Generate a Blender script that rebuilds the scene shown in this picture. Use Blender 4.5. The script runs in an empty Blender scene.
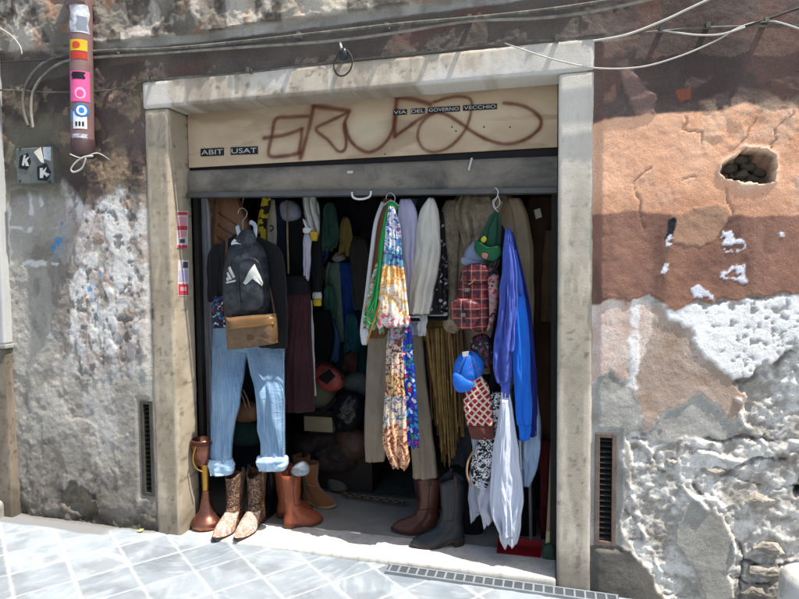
import bpy, math, random
import numpy as np
from mathutils import Vector, Matrix
from mathutils.bvhtree import BVHTree
R = math.radians
SC = bpy.context.scene
# ------------------------------------------------------------ camera
CAM = np.array([2.1296, -2.8378, 1.499]); YAW, PITCH, ROLL, F = .25, .0538, -.0093, 600.
def cam_axes():
    f = np.array([-math.sin(YAW)*math.cos(PITCH), math.cos(YAW)*math.cos(PITCH), -math.sin(PITCH)])
    r = np.cross(f, [0, 0, 1]); r /= np.linalg.norm(r); u = np.cross(r, f)
    return r*math.cos(ROLL)+u*math.sin(ROLL), -r*math.sin(ROLL)+u*math.cos(ROLL), f
AX = cam_axes()
cd = bpy.data.cameras.new('camera'); cam = bpy.data.objects.new('camera', cd); SC.collection.objects.link(cam)
cam.matrix_world = Matrix(((AX[0][0], AX[1][0], -AX[2][0], CAM[0]), (AX[0][1], AX[1][1], -AX[2][1], CAM[1]), (AX[0][2], AX[1][2], -AX[2][2], CAM[2]), (0, 0, 0, 1)))
cd.sensor_width = 36; cd.lens = 36*F/799; cd.clip_end = 500; cd.clip_start = .05
SC.camera = cam
# ------------------------------------------------------------ light
SUN = np.array([.38, -.105, .92]); SUN /= np.linalg.norm(SUN)      # towards the sun
wd = bpy.data.worlds.new('World'); SC.world = wd; wd.use_nodes = True
nt = wd.node_tree; nt.nodes.clear()
sky = nt.nodes.new('ShaderNodeTexSky'); sky.sky_type = 'NISHITA'; sky.sun_disc = False
sky.sun_elevation = math.asin(SUN[2]); sky.sun_rotation = math.atan2(SUN[0], SUN[1]); sky.dust_density = 3; sky.air_density = 1
bg = nt.nodes.new('ShaderNodeBackground'); bg.inputs['Strength'].default_value = .105
wo = nt.nodes.new('ShaderNodeOutputWorld'); nt.links.new(sky.outputs[0], bg.inputs[0]); nt.links.new(bg.outputs[0], wo.inputs[0])
sd = bpy.data.lights.new('sun', 'SUN'); sd.energy = 5; sd.angle = R(.6); sd.color = (1, .95, .87)
so = bpy.data.objects.new('sun', sd); SC.collection.objects.link(so); so.location = (3, -4, 8)
so.rotation_euler = Vector(SUN).to_track_quat('Z', 'Y').to_euler()
SC.view_settings.view_transform = 'Standard'; SC.view_settings.look = 'None'
SC.view_settings.exposure = .85; SC.view_settings.gamma = 1; SC.view_settings.use_curve_mapping = False
# ------------------------------------------------------------ helpers: picture point -> place at a real depth
def P(px, py, Y=0.):
    d = AX[2]+AX[0]*(px-399.5)/F-AX[1]*(py-299.5)/F
    return CAM+(Y-CAM[1])/d[1]*d
def PZ(px, py, z=0.):
    d = AX[2]+AX[0]*(px-399.5)/F-AX[1]*(py-299.5)/F
    return CAM+(z-CAM[2])/d[2]*d
def PX(px, py, x):
    d = AX[2]+AX[0]*(px-399.5)/F-AX[1]*(py-299.5)/F
    return CAM+(x-CAM[0])/d[0]*d
def h2(ix, iy, s):
    n = (ix.astype(np.int64)*374761393+iy.astype(np.int64)*668265263+s*974634777) & 0x7fffffff
    n = ((n ^ (n >> 13))*1274126177) & 0x7fffffff
    return ((n ^ (n >> 16)) & 0xffff)/65535.
def vn(x, y, s=0):
    x = np.asarray(x, float); y = np.asarray(y, float); x, y = np.broadcast_arrays(x, y)
    ix = np.floor(x); iy = np.floor(y); fx = x-ix; fy = y-iy
    fx = fx*fx*(3-2*fx); fy = fy*fy*(3-2*fy)
    a = h2(ix, iy, s); b = h2(ix+1, iy, s); c = h2(ix, iy+1, s); d = h2(ix+1, iy+1, s)
    return (a*(1-fx)+b*fx)*(1-fy)+(c*(1-fx)+d*fx)*fy
def fbm(x, y, s=0, o=5, g=.5):
    t = 0; a = 1; n = 0
    for i in range(o):
        t = t+a*vn(x*2**i+i*17.3, y*2**i+i*9.1, s+i); n += a; a *= g
    return t/n
def ss(a, b, x):
    t = np.clip((x-a)/(b-a), 0, 1); return t*t*(3-2*t)
def lin(c):
    c = np.array(c, float)/255; return np.where(c <= .04045, c/12.92, ((c+.055)/1.055)**2.4)
def sdist(X, Z, poly):                                  # signed distance, inside positive
    d = np.full(X.shape, 1e9); ins = np.zeros(X.shape, bool); n = len(poly)
    for i in range(n):
        a = poly[i]; b = poly[(i+1) % n]; e = b-a
        t = np.clip(((X-a[0])*e[0]+(Z-a[1])*e[1])/(e@e+1e-12), 0, 1)
        d = np.minimum(d, np.hypot(X-a[0]-t*e[0], Z-a[1]-t*e[1]))
        c = ((a[1] > Z) != (b[1] > Z)) & (X < (b[0]-a[0])*(Z-a[1])/(b[1]-a[1]+1e-12)+a[0]); ins ^= c
    return np.where(ins, d, -d)
def ldist(X, Z, pts):
    d = np.full(X.shape, 1e9)
    for a, b in zip(pts[:-1], pts[1:]):
        e = b-a; t = np.clip(((X-a[0])*e[0]+(Z-a[1])*e[1])/(e@e+1e-12), 0, 1)
        d = np.minimum(d, np.hypot(X-a[0]-t*e[0], Z-a[1]-t*e[1]))
    return d
def spl(pts, n=8, closed=False):                        # Catmull-Rom
    p = [np.array(q, float) for q in pts]; o = []; m = len(p)
    rng = range(m) if closed else range(m-1)
    for i in rng:
        if closed: a, b, c, d = p[i-1], p[i], p[(i+1) % m], p[(i+2) % m]
        else: a, b, c, d = p[max(i-1, 0)], p[i], p[i+1], p[min(i+2, m-1)]
        for k in range(n):
            t = k/n; o.append(.5*(2*b+(c-a)*t+(2*a-5*b+4*c-d)*t*t+(3*b-a-3*c+d)*t**3))
    if not closed: o.append(p[-1])
    return np.array(o)
# ------------------------------------------------------------ scene graph helpers
BASE = {}
def tag(o, label=None, cat=None, group=None, kind=None):
    if label: o['label'] = label
    if cat: o['category'] = cat
    if group: o['group'] = group
    if kind: o['kind'] = kind
    return o
def thing(name, base, label, cat, group=None):
    o = bpy.data.objects.new(name, None); SC.collection.objects.link(o); o.empty_display_size = .05
    o.location = [float(v) for v in base]; BASE[o] = np.array(base, float)
    return tag(o, label, cat, group)
def mesh(name, V, Fc, mat, parent=None, smooth=True, uv=None, col=None, base=None):
    V = np.asarray(V, float); off = BASE[parent] if parent else (np.array(base, float) if base is not None else np.zeros(3))
    me = bpy.data.meshes.new(name); me.from_pydata((V-off).tolist(), [], [list(map(int, f)) for f in Fc]) if not isinstance(Fc, np.ndarray) else fastmesh(me, V-off, Fc)
    me.validate()
    me.polygons.foreach_set('use_smooth', [smooth]*len(me.polygons))
    if uv is not None:
        l = me.uv_layers.new(name='UVMap'); li = np.empty(len(me.loops), np.int32); me.loops.foreach_get('vertex_index', li)
        l.data.foreach_set('uv', np.asarray(uv, np.float32)[li].ravel())
    if col is not None:
        a = me.color_attributes.new('Col', 'FLOAT_COLOR', 'POINT')
        c = np.ones((len(V), 4), np.float32); c[:, :3] = col; a.data.foreach_set('color', c.ravel())
    if mat: me.materials.append(mat)
    o = bpy.data.objects.new(name, me); SC.collection.objects.link(o)
    BASE[o] = off
    if parent: o.parent = parent
    else: o.location = off.tolist()
    me.update(); return o
def fastmesh(me, V, Q):
    me.vertices.add(len(V)); me.vertices.foreach_set('co', np.asarray(V, np.float32).ravel())
    me.loops.add(Q.size); me.loops.foreach_set('vertex_index', Q.astype(np.int32).ravel())
    me.polygons.add(len(Q)); me.polygons.foreach_set('loop_start', (np.arange(len(Q))*4).astype(np.int32))
    me.update(calc_edges=True)
class G:
    def __init__(s): s.V = []; s.F = []; s.U = []
    def add(s, V, Fc, uv=None):
        n = len(s.V); s.V += [tuple(map(float, v)) for v in V]; s.F += [[int(i)+n for i in f] for f in Fc]
        s.U += [tuple(u) for u in uv] if uv is not None else [(v[0], v[2]) for v in V]
        return s
    def box(s, a, b):
        x0, y0, z0 = a; x1, y1, z1 = b
        return s.add([(x0, y0, z0), (x1, y0, z0), (x1, y1, z0), (x0, y1, z0), (x0, y0, z1), (x1, y0, z1), (x1, y1, z1), (x0, y1, z1)],
                     [(0, 3, 2, 1), (4, 5, 6, 7), (0, 1, 5, 4), (1, 2, 6, 5), (2, 3, 7, 6), (3, 0, 4, 7)])
    def tube(s, pts, r, seg=8, flat=1.):
        pts = [np.array(p, float) for p in pts]; n = len(pts); V = []; up = np.array([0, 1., 0])
        for i, p in enumerate(pts):
            t = pts[min(i+1, n-1)]-pts[max(i-1, 0)]; t = t/(np.linalg.norm(t)+1e-9)
            a = np.cross(t, up)
            if np.linalg.norm(a) < .1: a = np.cross(t, [1., 0, 0])
            a /= np.linalg.norm(a); b = np.cross(a, t)
            rr = r[i] if hasattr(r, '__len__') else r
            for k in range(seg):
                th = 2*math.pi*k/seg; V.append(p+a*math.cos(th)*rr+b*math.sin(th)*rr*flat)
        Fc = [(i*seg+k, i*seg+(k+1) % seg, (i+1)*seg+(k+1) % seg, (i+1)*seg+k) for i in range(n-1) for k in range(seg)]
        Fc += [list(range(seg))[::-1], [(n-1)*seg+k for k in range(seg)]]
        return s.add(V, Fc)
    def lathe(s, c, prof, seg=28, sx=1, sy=1):
        V = [(c[0]+r*math.cos(2*math.pi*k/seg)*sx, c[1]+r*math.sin(2*math.pi*k/seg)*sy, c[2]+z) for r, z in prof for k in range(seg)]
        n = len(prof)
        Fc = [(i*seg+k, i*seg+(k+1) % seg, (i+1)*seg+(k+1) % seg, (i+1)*seg+k) for i in range(n-1) for k in range(seg)]
        return s.add(V, Fc)
    def prism(s, poly, y0, y1):                         # poly in (x,z), extruded in y
        n = len(poly); V = [(p[0], y0, p[1]) for p in poly]+[(p[0], y1, p[1]) for p in poly]
        return s.add(V, [list(range(n))[::-1], [n+i for i in range(n)]]+[(i, (i+1) % n, n+(i+1) % n, n+i) for i in range(n)])
    def build(s, name, mat, parent=None, smooth=False, base=None):
        return mesh(name, s.V, s.F, mat, parent, smooth, uv=s.U, base=base)
def bevel(o, w, seg=2):
    m = o.modifiers.new('bevel', 'BEVEL'); m.width = w; m.segments = seg; m.limit_method = 'ANGLE'; return o
# ------------------------------------------------------------ materials
class NB:
    def __init__(s, name):
        s.m = bpy.data.materials.new(name); s.m.use_nodes = True; s.t = s.m.node_tree; s.t.nodes.clear()
        s.out = s.n('ShaderNodeOutputMaterial'); s.b = s.n('ShaderNodeBsdfPrincipled'); s.l(s.b.outputs[0], s.out.inputs[0])
        s.b.inputs['Specular IOR Level'].default_value = .3
    def n(s, k, **kw):
        x = s.t.nodes.new(k)
        for a, v in kw.items(): setattr(x, a, v)
        return x
    def l(s, a, b): s.t.links.new(a, b)
    def co(s, kind='Object', scale=(1, 1, 1), rot=(0, 0, 0)):
        tc = s.n('ShaderNodeTexCoord'); mp = s.n('ShaderNodeMapping'); mp.inputs['Scale'].default_value = scale; mp.inputs['Rotation'].default_value = rot
        s.l(tc.outputs[kind], mp.inputs[0]); return mp.outputs[0]
    def noise(s, co, sc, det=6, rough=.6, dist=0):
        x = s.n('ShaderNodeTexNoise'); x.inputs['Scale'].default_value = sc; x.inputs['Detail'].default_value = det
        x.inputs['Roughness'].default_value = rough; x.inputs['Distortion'].default_value = dist; s.l(co, x.inputs['Vector']); return x.outputs['Fac']
    def ramp(s, f, stops, const=False):
        x = s.n('ShaderNodeValToRGB'); e = x.color_ramp.elements
        while len(e) < len(stops): e.new(.5)
        for i, (p, c) in enumerate(stops):
            e[i].position = p; e[i].color = (*[float(v) for v in c], 1) if hasattr(c, '__len__') else (c, c, c, 1)
        if const: x.color_ramp.interpolation = 'CONSTANT'
        s.l(f, x.inputs[0]); return x.outputs[0]
    def mix(s, f, a, b, mode='MIX'):
        x = s.n('ShaderNodeMix', data_type='RGBA', blend_type=mode)
        for v, i in ((f, 0), (a, 6), (b, 7)):
            if isinstance(v, bpy.types.NodeSocket): s.l(v, x.inputs[i])
            elif i == 0: x.inputs[0].default_value = v
            else: x.inputs[i].default_value = (*[float(q) for q in v], 1)
        return x.outputs[2]
    def math(s, op, a, b=0.):
        x = s.n('ShaderNodeMath', operation=op)
        for v, i in ((a, 0), (b, 1)):
            if isinstance(v, bpy.types.NodeSocket): s.l(v, x.inputs[i])
            else: x.inputs[i].default_value = v
        return x.outputs[0]
    def bump(s, h, st, dist=.004):
        x = s.n('ShaderNodeBump'); x.inputs['Strength'].default_value = st; x.inputs['Distance'].default_value = dist
        s.l(h, x.inputs['Height']); s.l(x.outputs[0], s.b.inputs['Normal'])
    def fin(s, col, rough=.8, metal=0.):
        if isinstance(col, bpy.types.NodeSocket): s.l(col, s.b.inputs['Base Color'])
        else: s.b.inputs['Base Color'].default_value = (*[float(v) for v in col], 1)
        if isinstance(rough, bpy.types.NodeSocket): s.l(rough, s.b.inputs['Roughness'])
        else: s.b.inputs['Roughness'].default_value = rough
        s.b.inputs['Metallic'].default_value = metal; return s.m
def mt(name, c, rough=.75, metal=0., var=.25, vs=9, bs=120, bst=.25, dirt=None, stretch=(1, 1, 1)):
    b = NB(name); co = b.co('Object', stretch); n = b.noise(co, vs, 8, .65)
    c = lin(c)*1.; a = c*(1-var); d = np.minimum(c*(1+var), 1)
    col = b.ramp(n, [(.3, a), (.7, d)])
    if dirt is not None: col = b.mix(b.ramp(b.noise(co, vs*.6, 10, .7, .5), [(.48, 0.), (.66, 1.)]), col, lin(dirt))
    n2 = b.noise(co, bs, 4, .6); b.bump(n2, bst, .003)
    rr = b.n('ShaderNodeMapRange'); b.l(n, rr.inputs[0]); rr.inputs[3].default_value = max(rough-.12, .02); rr.inputs[4].default_value = min(rough+.12, 1)
    return b.fin(col, rr.outputs[0], metal)
def cloth_mat(name, c, rough=.9, var=.18, c2=None, sheen=.0, weave=500, wr=.5):
    b = NB(name); uv = b.co('UV'); c = lin(c)
    n = b.noise(uv, 7, 6, .6); col = b.ramp(n, [(.3, c*(1-var)), (.7, np.minimum(c*(1+var), 1))])
    if c2 is not None: col = b.mix(b.ramp(b.noise(uv, 16, 5, .6), [(.45, 0.), (.6, 1.)]), col, lin(c2))
    fold = b.noise(b.co('UV', (1, .35, 1)), 26, 5, .55, .6)
    w = b.noise(uv, weave, 2, .5)
    b.bump(b.math('ADD', b.math('MULTIPLY', fold, wr*6), b.math('MULTIPLY', w, .35)), .55, .004)
    if sheen: b.b.inputs['Sheen Weight'].default_value = sheen
    return b.fin(col, rough)
def attr_mat(name, rough=.9, bs=90, bst=.6, dist=.006, fine=.3, spec=.2, pits=0):
    b = NB(name); a = b.n('ShaderNodeAttribute', attribute_name='Col'); co = b.co('Object')
    n = b.noise(co, bs, 8, .7); n2 = b.noise(co, bs*3.1, 4, .7)
    f = b.ramp(n2, [(.25, 1-fine), (.75, 1+fine)])
    col = b.mix(1., a.outputs['Color'], f, 'MULTIPLY')
    hgt = b.math('ADD', n, b.math('MULTIPLY', n2, .4))
    if pits:
        v = b.n('ShaderNodeTexVoronoi'); v.inputs['Scale'].default_value = bs*1.6; b.l(b.mix(.08, co, b.noise(co, 40, 3), 'ADD'), v.inputs['Vector']); msk = b.ramp(b.noise(co, 9, 5), [(.45, 0.), (.6, 1.)])
        pit = b.math('MULTIPLY', b.ramp(v.outputs['Distance'], [(.1, 1.), (.3, 0.)]), msk); hgt = b.math('SUBTRACT', hgt, b.math('MULTIPLY', pit, pits)); col = b.mix(b.math('MULTIPLY', pit, .45), col, lin((60, 54, 48)))
    b.bump(hgt, bst, dist); b.b.inputs['Specular IOR Level'].default_value = spec
    return b.fin(col, rough)
# ============================================================ the setting
W, JW, H, LZ, RY = 2.306, .153, 2.5, 2.359, .155      # frame width, jamb width, top, lintel underside, recess depth
def street_z(X): return .035-.02*np.clip(X, -6, 8)
def pw(pts, Y=0.): return [P(a, b, Y)[[0, 2]] for a, b in pts]
def grid_axis(segs):                                   # [(x0, step), ..., (x_end, None)]
    o = []
    for (a, s), (b, _) in zip(segs[:-1], segs[1:]):
        n = max(1, int(round((b-a)/s))); o += list(np.linspace(a, b, n, endpoint=False))
    return np.array(o+[segs[-1][0]])
def mixc(col, c, m): return col*(1-m[..., None])+np.asarray(c)*m[..., None]

def wall_fields(X, Z):
    """relief (positive = towards the street) and base colour of the old plastered wall"""
    wx = X+.05*(fbm(X*4, Z*4, 11)-.5)+.045*(fbm(X*18, Z*18, 12)-.5); wz = Z+.05*(fbm(X*4, Z*4, 13)-.5)+.05*(fbm(X*18, Z*18, 14)-.5)
    wx2 = X+.10*(fbm(X*7, Z*7, 15, 7, .6)-.5); wz2 = Z+.12*(fbm(X*7, Z*7, 16, 7, .6)-.5)
    n1 = fbm(X*3, Z*3, 1); n2 = fbm(X*11, Z*11, 2); n3 = fbm(X*35, Z*35, 3, 4); n4 = fbm(X*80, Z*80, 4, 3)
    right = ss(-.0, .0001, X-1.15)
    # ---- bare rubble masonry under everything
    n5 = fbm(X*55, Z*70, 5, 3); rg_ = 1-np.abs(2*fbm(wx*9, wz*15, 25, 4)-1)
    hh_ = fbm(wx*3.6+.2*(n3-.5), wz*5.5+.2*(n3-.5), 28, 6)*11; fl_ = np.floor(hh_); fr_ = ss(.0, .14, hh_-fl_)
    rel = .0048*(fl_+fr_-5.5)+.014*(n2-.5)+.010*(n3-.5)+.009*(n5-.5)
    crack = (1-ss(.0, .022, np.abs(fbm(wx*2.6, wz*4.6, 23, 5)-.5)))*ss(.4, .55, fbm(X*3, Z*3, 26)); rel -= .010*crack
    g = .42+.5*(h2(fl_, fl_*0, 29)-.5)+1.2*(n2-.5)+1.4*(n3-.5)+.8*(n5-.5)
    col = mixc(np.ones(X.shape+(3,))*lin((158, 151, 141)), lin((218, 214, 206)), np.clip(g*1.2-.1, 0, 1))
    col = mixc(col, lin((128, 116, 102)), ss(.5, .72, fbm(X*5, Z*7, 24))*.6)
    col = mixc(col, lin((70, 62, 54)), crack*.6); col = mixc(col, lin((232, 229, 222)), ss(.5, .68, fbm(wx*10, wz*14, 27)+.25*(n3-.5))*.55)
    def layer(poly, c, th, soft=.006, w=1, op=1., vary=None, px=True):
        nonlocal rel, col
        q = pw(poly) if px else [np.array(p) for p in poly]
        d = sdist(wx if w == 1 else (wx2 if w == 2 else X), wz if w == 1 else (wz2 if w == 2 else Z), q)
        m = ss(-soft, soft, d)*op
        cc = np.asarray(c) if vary is None else vary
        col = col*(1-m[..., None])+cc*m[..., None]
        return m
    def tint(c, c2, m): return mixc(np.ones(X.shape+(3,))*lin(c), lin(c2), np.clip(m, 0, 1))
    # ================= right hand wall
    # render coat patches (smoother, standing proud)
    flat_r = .006*(n1-.5)+.005*(n2-.5)+.0028*(n3-.5)+.0012*(n5-.5)
    def coat(poly, th, c, c2, w=1, soft=.006, f=None, k=1., lp=.45):
        nonlocal rel, col
        d = sdist(wx if w == 1 else wx2, wz if w == 1 else wz2, pw(poly)); m = ss(-soft, soft, d)
        r2 = th+flat_r*k; rel = rel*(1-m)+r2*m
        cc = tint(c, c2, (n2*1.6-.3) if f is None else f); col = col*(1-m[..., None])+cc*m[..., None]
        lip = np.exp(-(d/.007)**2); col = mixc(col, lin((215, 208, 198)), lip*lp*(n3 > .35)); return m
    R_ = right > .5
    relL, colL = rel.copy(), col.copy()
    # grey render near the vent and foot
    coat([(560, 340), (640, 350), (650, 400), (628, 440), (632, 480), (622, 520), (640, 560), (665, 620), (560, 640)], .016, (136, 132, 124), (188, 184, 176))
    coat([(588, 545), (630, 545), (655, 575), (680, 640), (560, 640)], .02, (88, 84, 78), (112, 107, 100))
    coat([(680, 500), (700, 494), (722, 515), (735, 540), (728, 572), (735, 600), (700, 600), (692, 560), (672, 540)], .022, (140, 136, 128), (168, 165, 156), 1)
    coat([(690, 385), (735, 380), (748, 420), (735, 440), (690, 438), (650, 440), (655, 400)], .012, (150, 145, 138), (182, 178, 170), 2)
    coat([(640, 300), (700, 305), (722, 345), (745, 400), (735, 425), (700, 395), (660, 420), (640, 425), (634, 380)], .018, (160, 136, 118), (188, 170, 156), 2)
    coat([(590, 285), (644, 290), (646, 350), (628, 388), (610, 372), (588, 385)], .02, (196, 160, 140), (226, 214, 204), 2)
    # white lime coat
    coat([(656, 296), (700, 306), (760, 296), (830, 285), (830, 340), (795, 348), (768, 362), (748, 372), (735, 380), (716, 362), (700, 350), (690, 328), (664, 320)], .024, (222, 219, 214), (245, 243, 239), 2, f=.3+n2)
    m = ss(-.004, .004, sdist(wx, wz, pw([(700, 306), (830, 285), (830, 345), (740, 378)])))*ss(.58, .68, fbm(X*38, Z*48, 31, 5)); col = mixc(col, lin((168, 160, 150)), m*.8); rel -= .004*m
    d = ldist(wx, wz, pw([(646, 290), (636, 300), (633, 340), (630, 382)])); m = ss(.026, .012, d); m = m*ss(.32, .45, fbm(X*16, Z*9, 78)); col = mixc(col, lin((236, 233, 228)), m*.9); rel += .0015*m
    # maroon paint band
    mm = coat([(560, 100), (840, 100), (840, 292), (760, 298), (700, 305), (676, 312), (650, 294), (640, 298), (620, 300), (585, 304)], .026, (122, 88, 76), (160, 120, 102), 1, f=(fbm(X*5, Z*2.5, 32)-.2)*1.5, lp=.0)
    m = mm*ss(.0, .16, P(700, 218)[2]-Z+.1*(n2-.5))*ss(.35, .7, fbm(X*6, Z*4, 30)); col = mixc(col, lin((168, 124, 100)), m*.55)
    m = mm*ss(.45, .75, fbm(X*14, Z*3, 33)); col = mixc(col, lin((92, 70, 64)), m*.7)
    m = mm*ss(.6, .66, fbm(X*18, Z*26, 34)); col = mixc(col, lin((150, 112, 94)), m*.3)
    # brownish dark paint above, with peach band between
    mt_ = coat([(560, -400), (900, -400), (900, 112), (760, 118), (700, 120), (640, 122), (585, 122)], .026, (82, 70, 66), (114, 98, 91), 1, f=(fbm(X*3, Z*4, 35)-.3)*2, lp=0.)
    m = mt_*ss(.5, .7, fbm(wx*4, wz*3, 36)); col = mixc(col, lin((122, 106, 98)), m*.8)
    m = mt_*ss(.62, .66, fbm(wx*6, wz*5, 38)); col = mixc(col, lin((122, 92, 80)), m*.5)
    d = sdist(wx, wz, pw([(612, 62), (622, 60), (655, 100), (658, 116), (634, 116)])); m = ss(-.006, .006, d)*R_; col = mixc(col, lin((132, 108, 100)), m*.9); rel += .006*m
    m = ss(-.004, .004, sdist(wx, wz, pw([(676, 93), (692, 91), (690, 102), (678, 104)]))); col = mixc(col, lin((138, 84, 66)), m)
    pe = [(585, 128), (604, 121), (640, 116), (690, 113), (716, 113), (742, 104), (770, 112), (792, 110), (850, 108), (850, 214), (760, 217), (734, 216), (690, 218), (640, 212), (597, 214), (585, 214)]
    dpe = sdist(X+.012*(n2-.5), Z+.022*(n2-.5)+.01*(n3-.5), pw(pe)); m = ss(-.006, .006, dpe)*(1-ss(.02, -.03, Z-P(700, 214)[2]+.04*(n2-.5))*.0)
    mpe = m*1.; cc = tint((214, 156, 122), (236, 186, 152), fbm(X*4, Z*4, 37)*1.8-.4); col = col*(1-m[..., None])+cc*m[..., None]
    zl = ss(.16, .0, Z-P(700, 214)[2]+.12*(fbm(X*6, Z*2, 50)-.5))*m; col = mixc(col, lin((176, 124, 98)), zl*.45)
    zz = ss(.45, .7, fbm(wx*5, wz*5, 39))*m; col = mixc(col, lin((238, 208, 186)), zz*.5); rel = rel+.007*zz*(n3-.3)+m*.005*(fbm(X*9, Z*5, 40)-.5)
    m = ss(-.02, .05, sdist(wx, wz, pw([(700, 105), (800, 100), (800, 150), (772, 160), (760, 140), (720, 150), (696, 158)])))
    rid = np.abs(fbm(wx*9, wz*9, 41)-.5)*2; rel += m*(.006*rid+.008*(n2-.5)); col = mixc(col, lin((222, 190, 162)), m*.45*(n2 > .45))
    m = ss(-.004, .004, sdist(wx, wz, pw([(668, 213), (720, 205), (728, 213), (716, 238), (700, 246), (672, 243)]))); col = mixc(col, lin((168, 132, 108)), m); rel += .002*m
    for ln, wd_ in (([(684, 120), (684, 127), (700, 130), (702, 146)], .0035), ([(631, 184), (640, 174), (652, 166)], .004), ([(632, 188), (636, 215), (640, 232)], .0035), ([(726, 190), (730, 205), (731, 214)], .004), ([(700, 174), (680, 176)], .003), ([(733, 150), (745, 132), (752, 118)], .004), ([(762, 162), (775, 130), (790, 115)], .003)):
        d = ldist(wx, wz, pw(ln)); m = ss(wd_*1.3, wd_*.3, d)*R_; rel -= .004*m; col = mixc(col, lin((150, 108, 84)), m*.5)
    # torn poster bits
    for poly in ([(664, 218), (670, 216), (672, 234), (664, 236)],): m = ss(-.002, .002, sdist(wx, wz, pw(poly))); col = mixc(col, lin((40, 40, 44)), m)
    for poly, k in (([(664, 232), (671, 230), (671, 240), (664, 241)], 1), ([(714, 232), (726, 228), (734, 240), (740, 254), (732, 256), (724, 250)], 2), ([(716, 275), (720, 266), (738, 264), (741, 281), (728, 277)], 2), ([(684, 288), (696, 284), (705, 290), (714, 300), (688, 296)], 2), ([(662, 262), (667, 262), (666, 276), (661, 276)], 2), ([(773, 232), (780, 230), (781, 237), (774, 238)], 1)):
        m = ss(-.003, .002, sdist(wx2, wz2, pw(poly)))*ss(.36, .42, fbm(X*40, Z*40, 42, 3)); col = mixc(col, lin((222, 224, 232)), m); rel += .002*m
    # the broken hole
    hp = pw([(718, 168), (722, 160), (732, 155), (744, 146), (758, 150), (768, 160), (770, 168), (766, 184), (752, 187), (736, 184), (722, 178)])
    d = sdist(X+.07*(fbm(X*13, Z*13, 43)-.5), Z+.07*(fbm(X*13, Z*13, 44)-.5), hp); m = ss(-.002, .007, d); hr = -.03-.45*np.clip(d, 0, .06)+.09*(fbm(X*12, Z*14, 45, 4)-.5)+.045*(vn(X*30+n2*2, Z*30, 47)-.5)
    rel = rel*(1-m)+hr*m; col = mixc(col, lin((88, 80, 66)), m*(.6+.4*n3)); lip = np.exp(-((d+.006)/.009)**2); col = mixc(col, lin((225, 205, 185)), lip*.6); rel += .006*lip
    # chips with dark joints low down
    for ln, wd_, dp in (([(690, 439), (712, 437), (735, 441), (762, 437)], .006, .03), ([(735, 381), (752, 374), (772, 362), (802, 345)], .012, .02), ([(745, 560), (770, 566), (800, 566)], .008, .035), ([(655, 470), (690, 480), (700, 500)], .006, .02), ([(730, 470), (760, 455), (799, 460)], .007, .03), ([(740, 580), (775, 585)], .006, .03), ([(660, 430), (630, 440)], .005, .015), ([(742, 540), (746, 575), (744, 600)], .006, .03)):
        d = ldist(wx2, wz2, pw(ln)); m = ss(wd_*1.6, wd_*.4, d)*R_; m = m*ss(.3, .55, fbm(X*12, Z*12, 48)); rel -= dp*.6*m; col = mixc(col, lin((70, 62, 55)), m*.6)
    d = np.hypot(X-P(801, 490)[0], (Z-P(801, 490)[2])*.7); m = ss(.035, .01, d+.12*(n2-.5)); rel -= .04*m; col = mixc(col, lin((50, 44, 40)), m)
    for ln in ([(688, 496), (700, 492), (722, 510), (735, 535), (730, 560), (735, 590)], [(640, 440), (660, 470), (700, 505)], [(700, 452), (735, 458), (760, 470)], [(738, 400), (745, 425), (760, 440), (775, 462)], [(620, 455), (632, 490), (640, 520), (660, 570), (675, 600)]):
        d = ldist(wx, wz, pw(ln)); m = ss(.014, .004, d)*ss(.4, .6, fbm(X*9, Z*9, 46))*R_; col = mixc(col, lin((224, 221, 215)), m*.8); rel += .012*m
    relR, colR = rel, col
    # ================= left hand wall and the strip over the lintel
    rel, col = relL*.35, colL
    base = tint((146, 140, 130), (188, 183, 174), (fbm(X*3, Z*2.2, 51)-.25)*2); col = base; rel = .014+.008*(n1-.5)+.006*(n2-.5)+.005*(n3-.5)+.002*(n5-.5)+.004*ss(.5, .53, fbm(wx*6, wz*4, 49)); col = mixc(col, lin((170, 165, 156)), ss(.55, .7, n5*.5+n3*.5)*.5)
    m = ss(.50, .62, fbm(X*6, Z*5, 52)); col = mixc(col, lin((112, 104, 95)), m*.5); rel -= .003*m
    m = ss(.53, .62, fbm(X*9, Z*6, 53)); col = mixc(col, lin((165, 160, 150)), m*.6)
    # flaking white paint with vertical runs
    zone = ss(-.12, .12, sdist(X, Z, pw([(60, 175), (148, 175), (152, 330), (140, 372), (80, 380), (55, 330), (75, 250)])))
    f = fbm(X*13, Z*3.5, 54)*.6+fbm(X*28, Z*16, 55)*.4
    m = zone*ss(.44, .52, f+.06*(zone-.6)); col = mixc(col, lin((208, 205, 200)), m*.95); rel += .003*m
    m = zone*ss(.56, .6, fbm(X*12, Z*8, 56)); col = mixc(col, lin((146, 126, 118)), m*.5)
    m = zone*ss(.64, .67, fbm(X*26, Z*22, 57)+.1*(n5-.5)); col = mixc(col, lin((78, 72, 68)), m*.6); rel -= .004*m
    m = zone*ss(.66, .68, fbm(X*9, Z*15, 58)); col = mixc(col, lin((150, 122, 100)), m*.5)
    low = ss(-.1, .1, sdist(X, Z, pw([(75, 370), (130, 365), (128, 450), (90, 455)]))); m = low*ss(.5, .56, fbm(X*10, Z*7, 59)); col = mixc(col, lin((176, 173, 168)), m*.8)
    # painted square outline and blue blots
    for ln in ([(12, 190), (14, 264)], [(12, 228), (60, 230)], [(14, 262), (58, 264)], [(34, 190), (35, 215)], [(44, 186), (46, 205)], [(100, 186), (125, 190)], [(12, 188), (60, 184)]):
        d = ldist(wx, wz, pw(ln)); m = ss(.016, .006, d)*ss(.36, .5, fbm(X*14, Z*14, 60)); col = mixc(col, lin((208, 207, 202)), m*.9)
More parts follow.
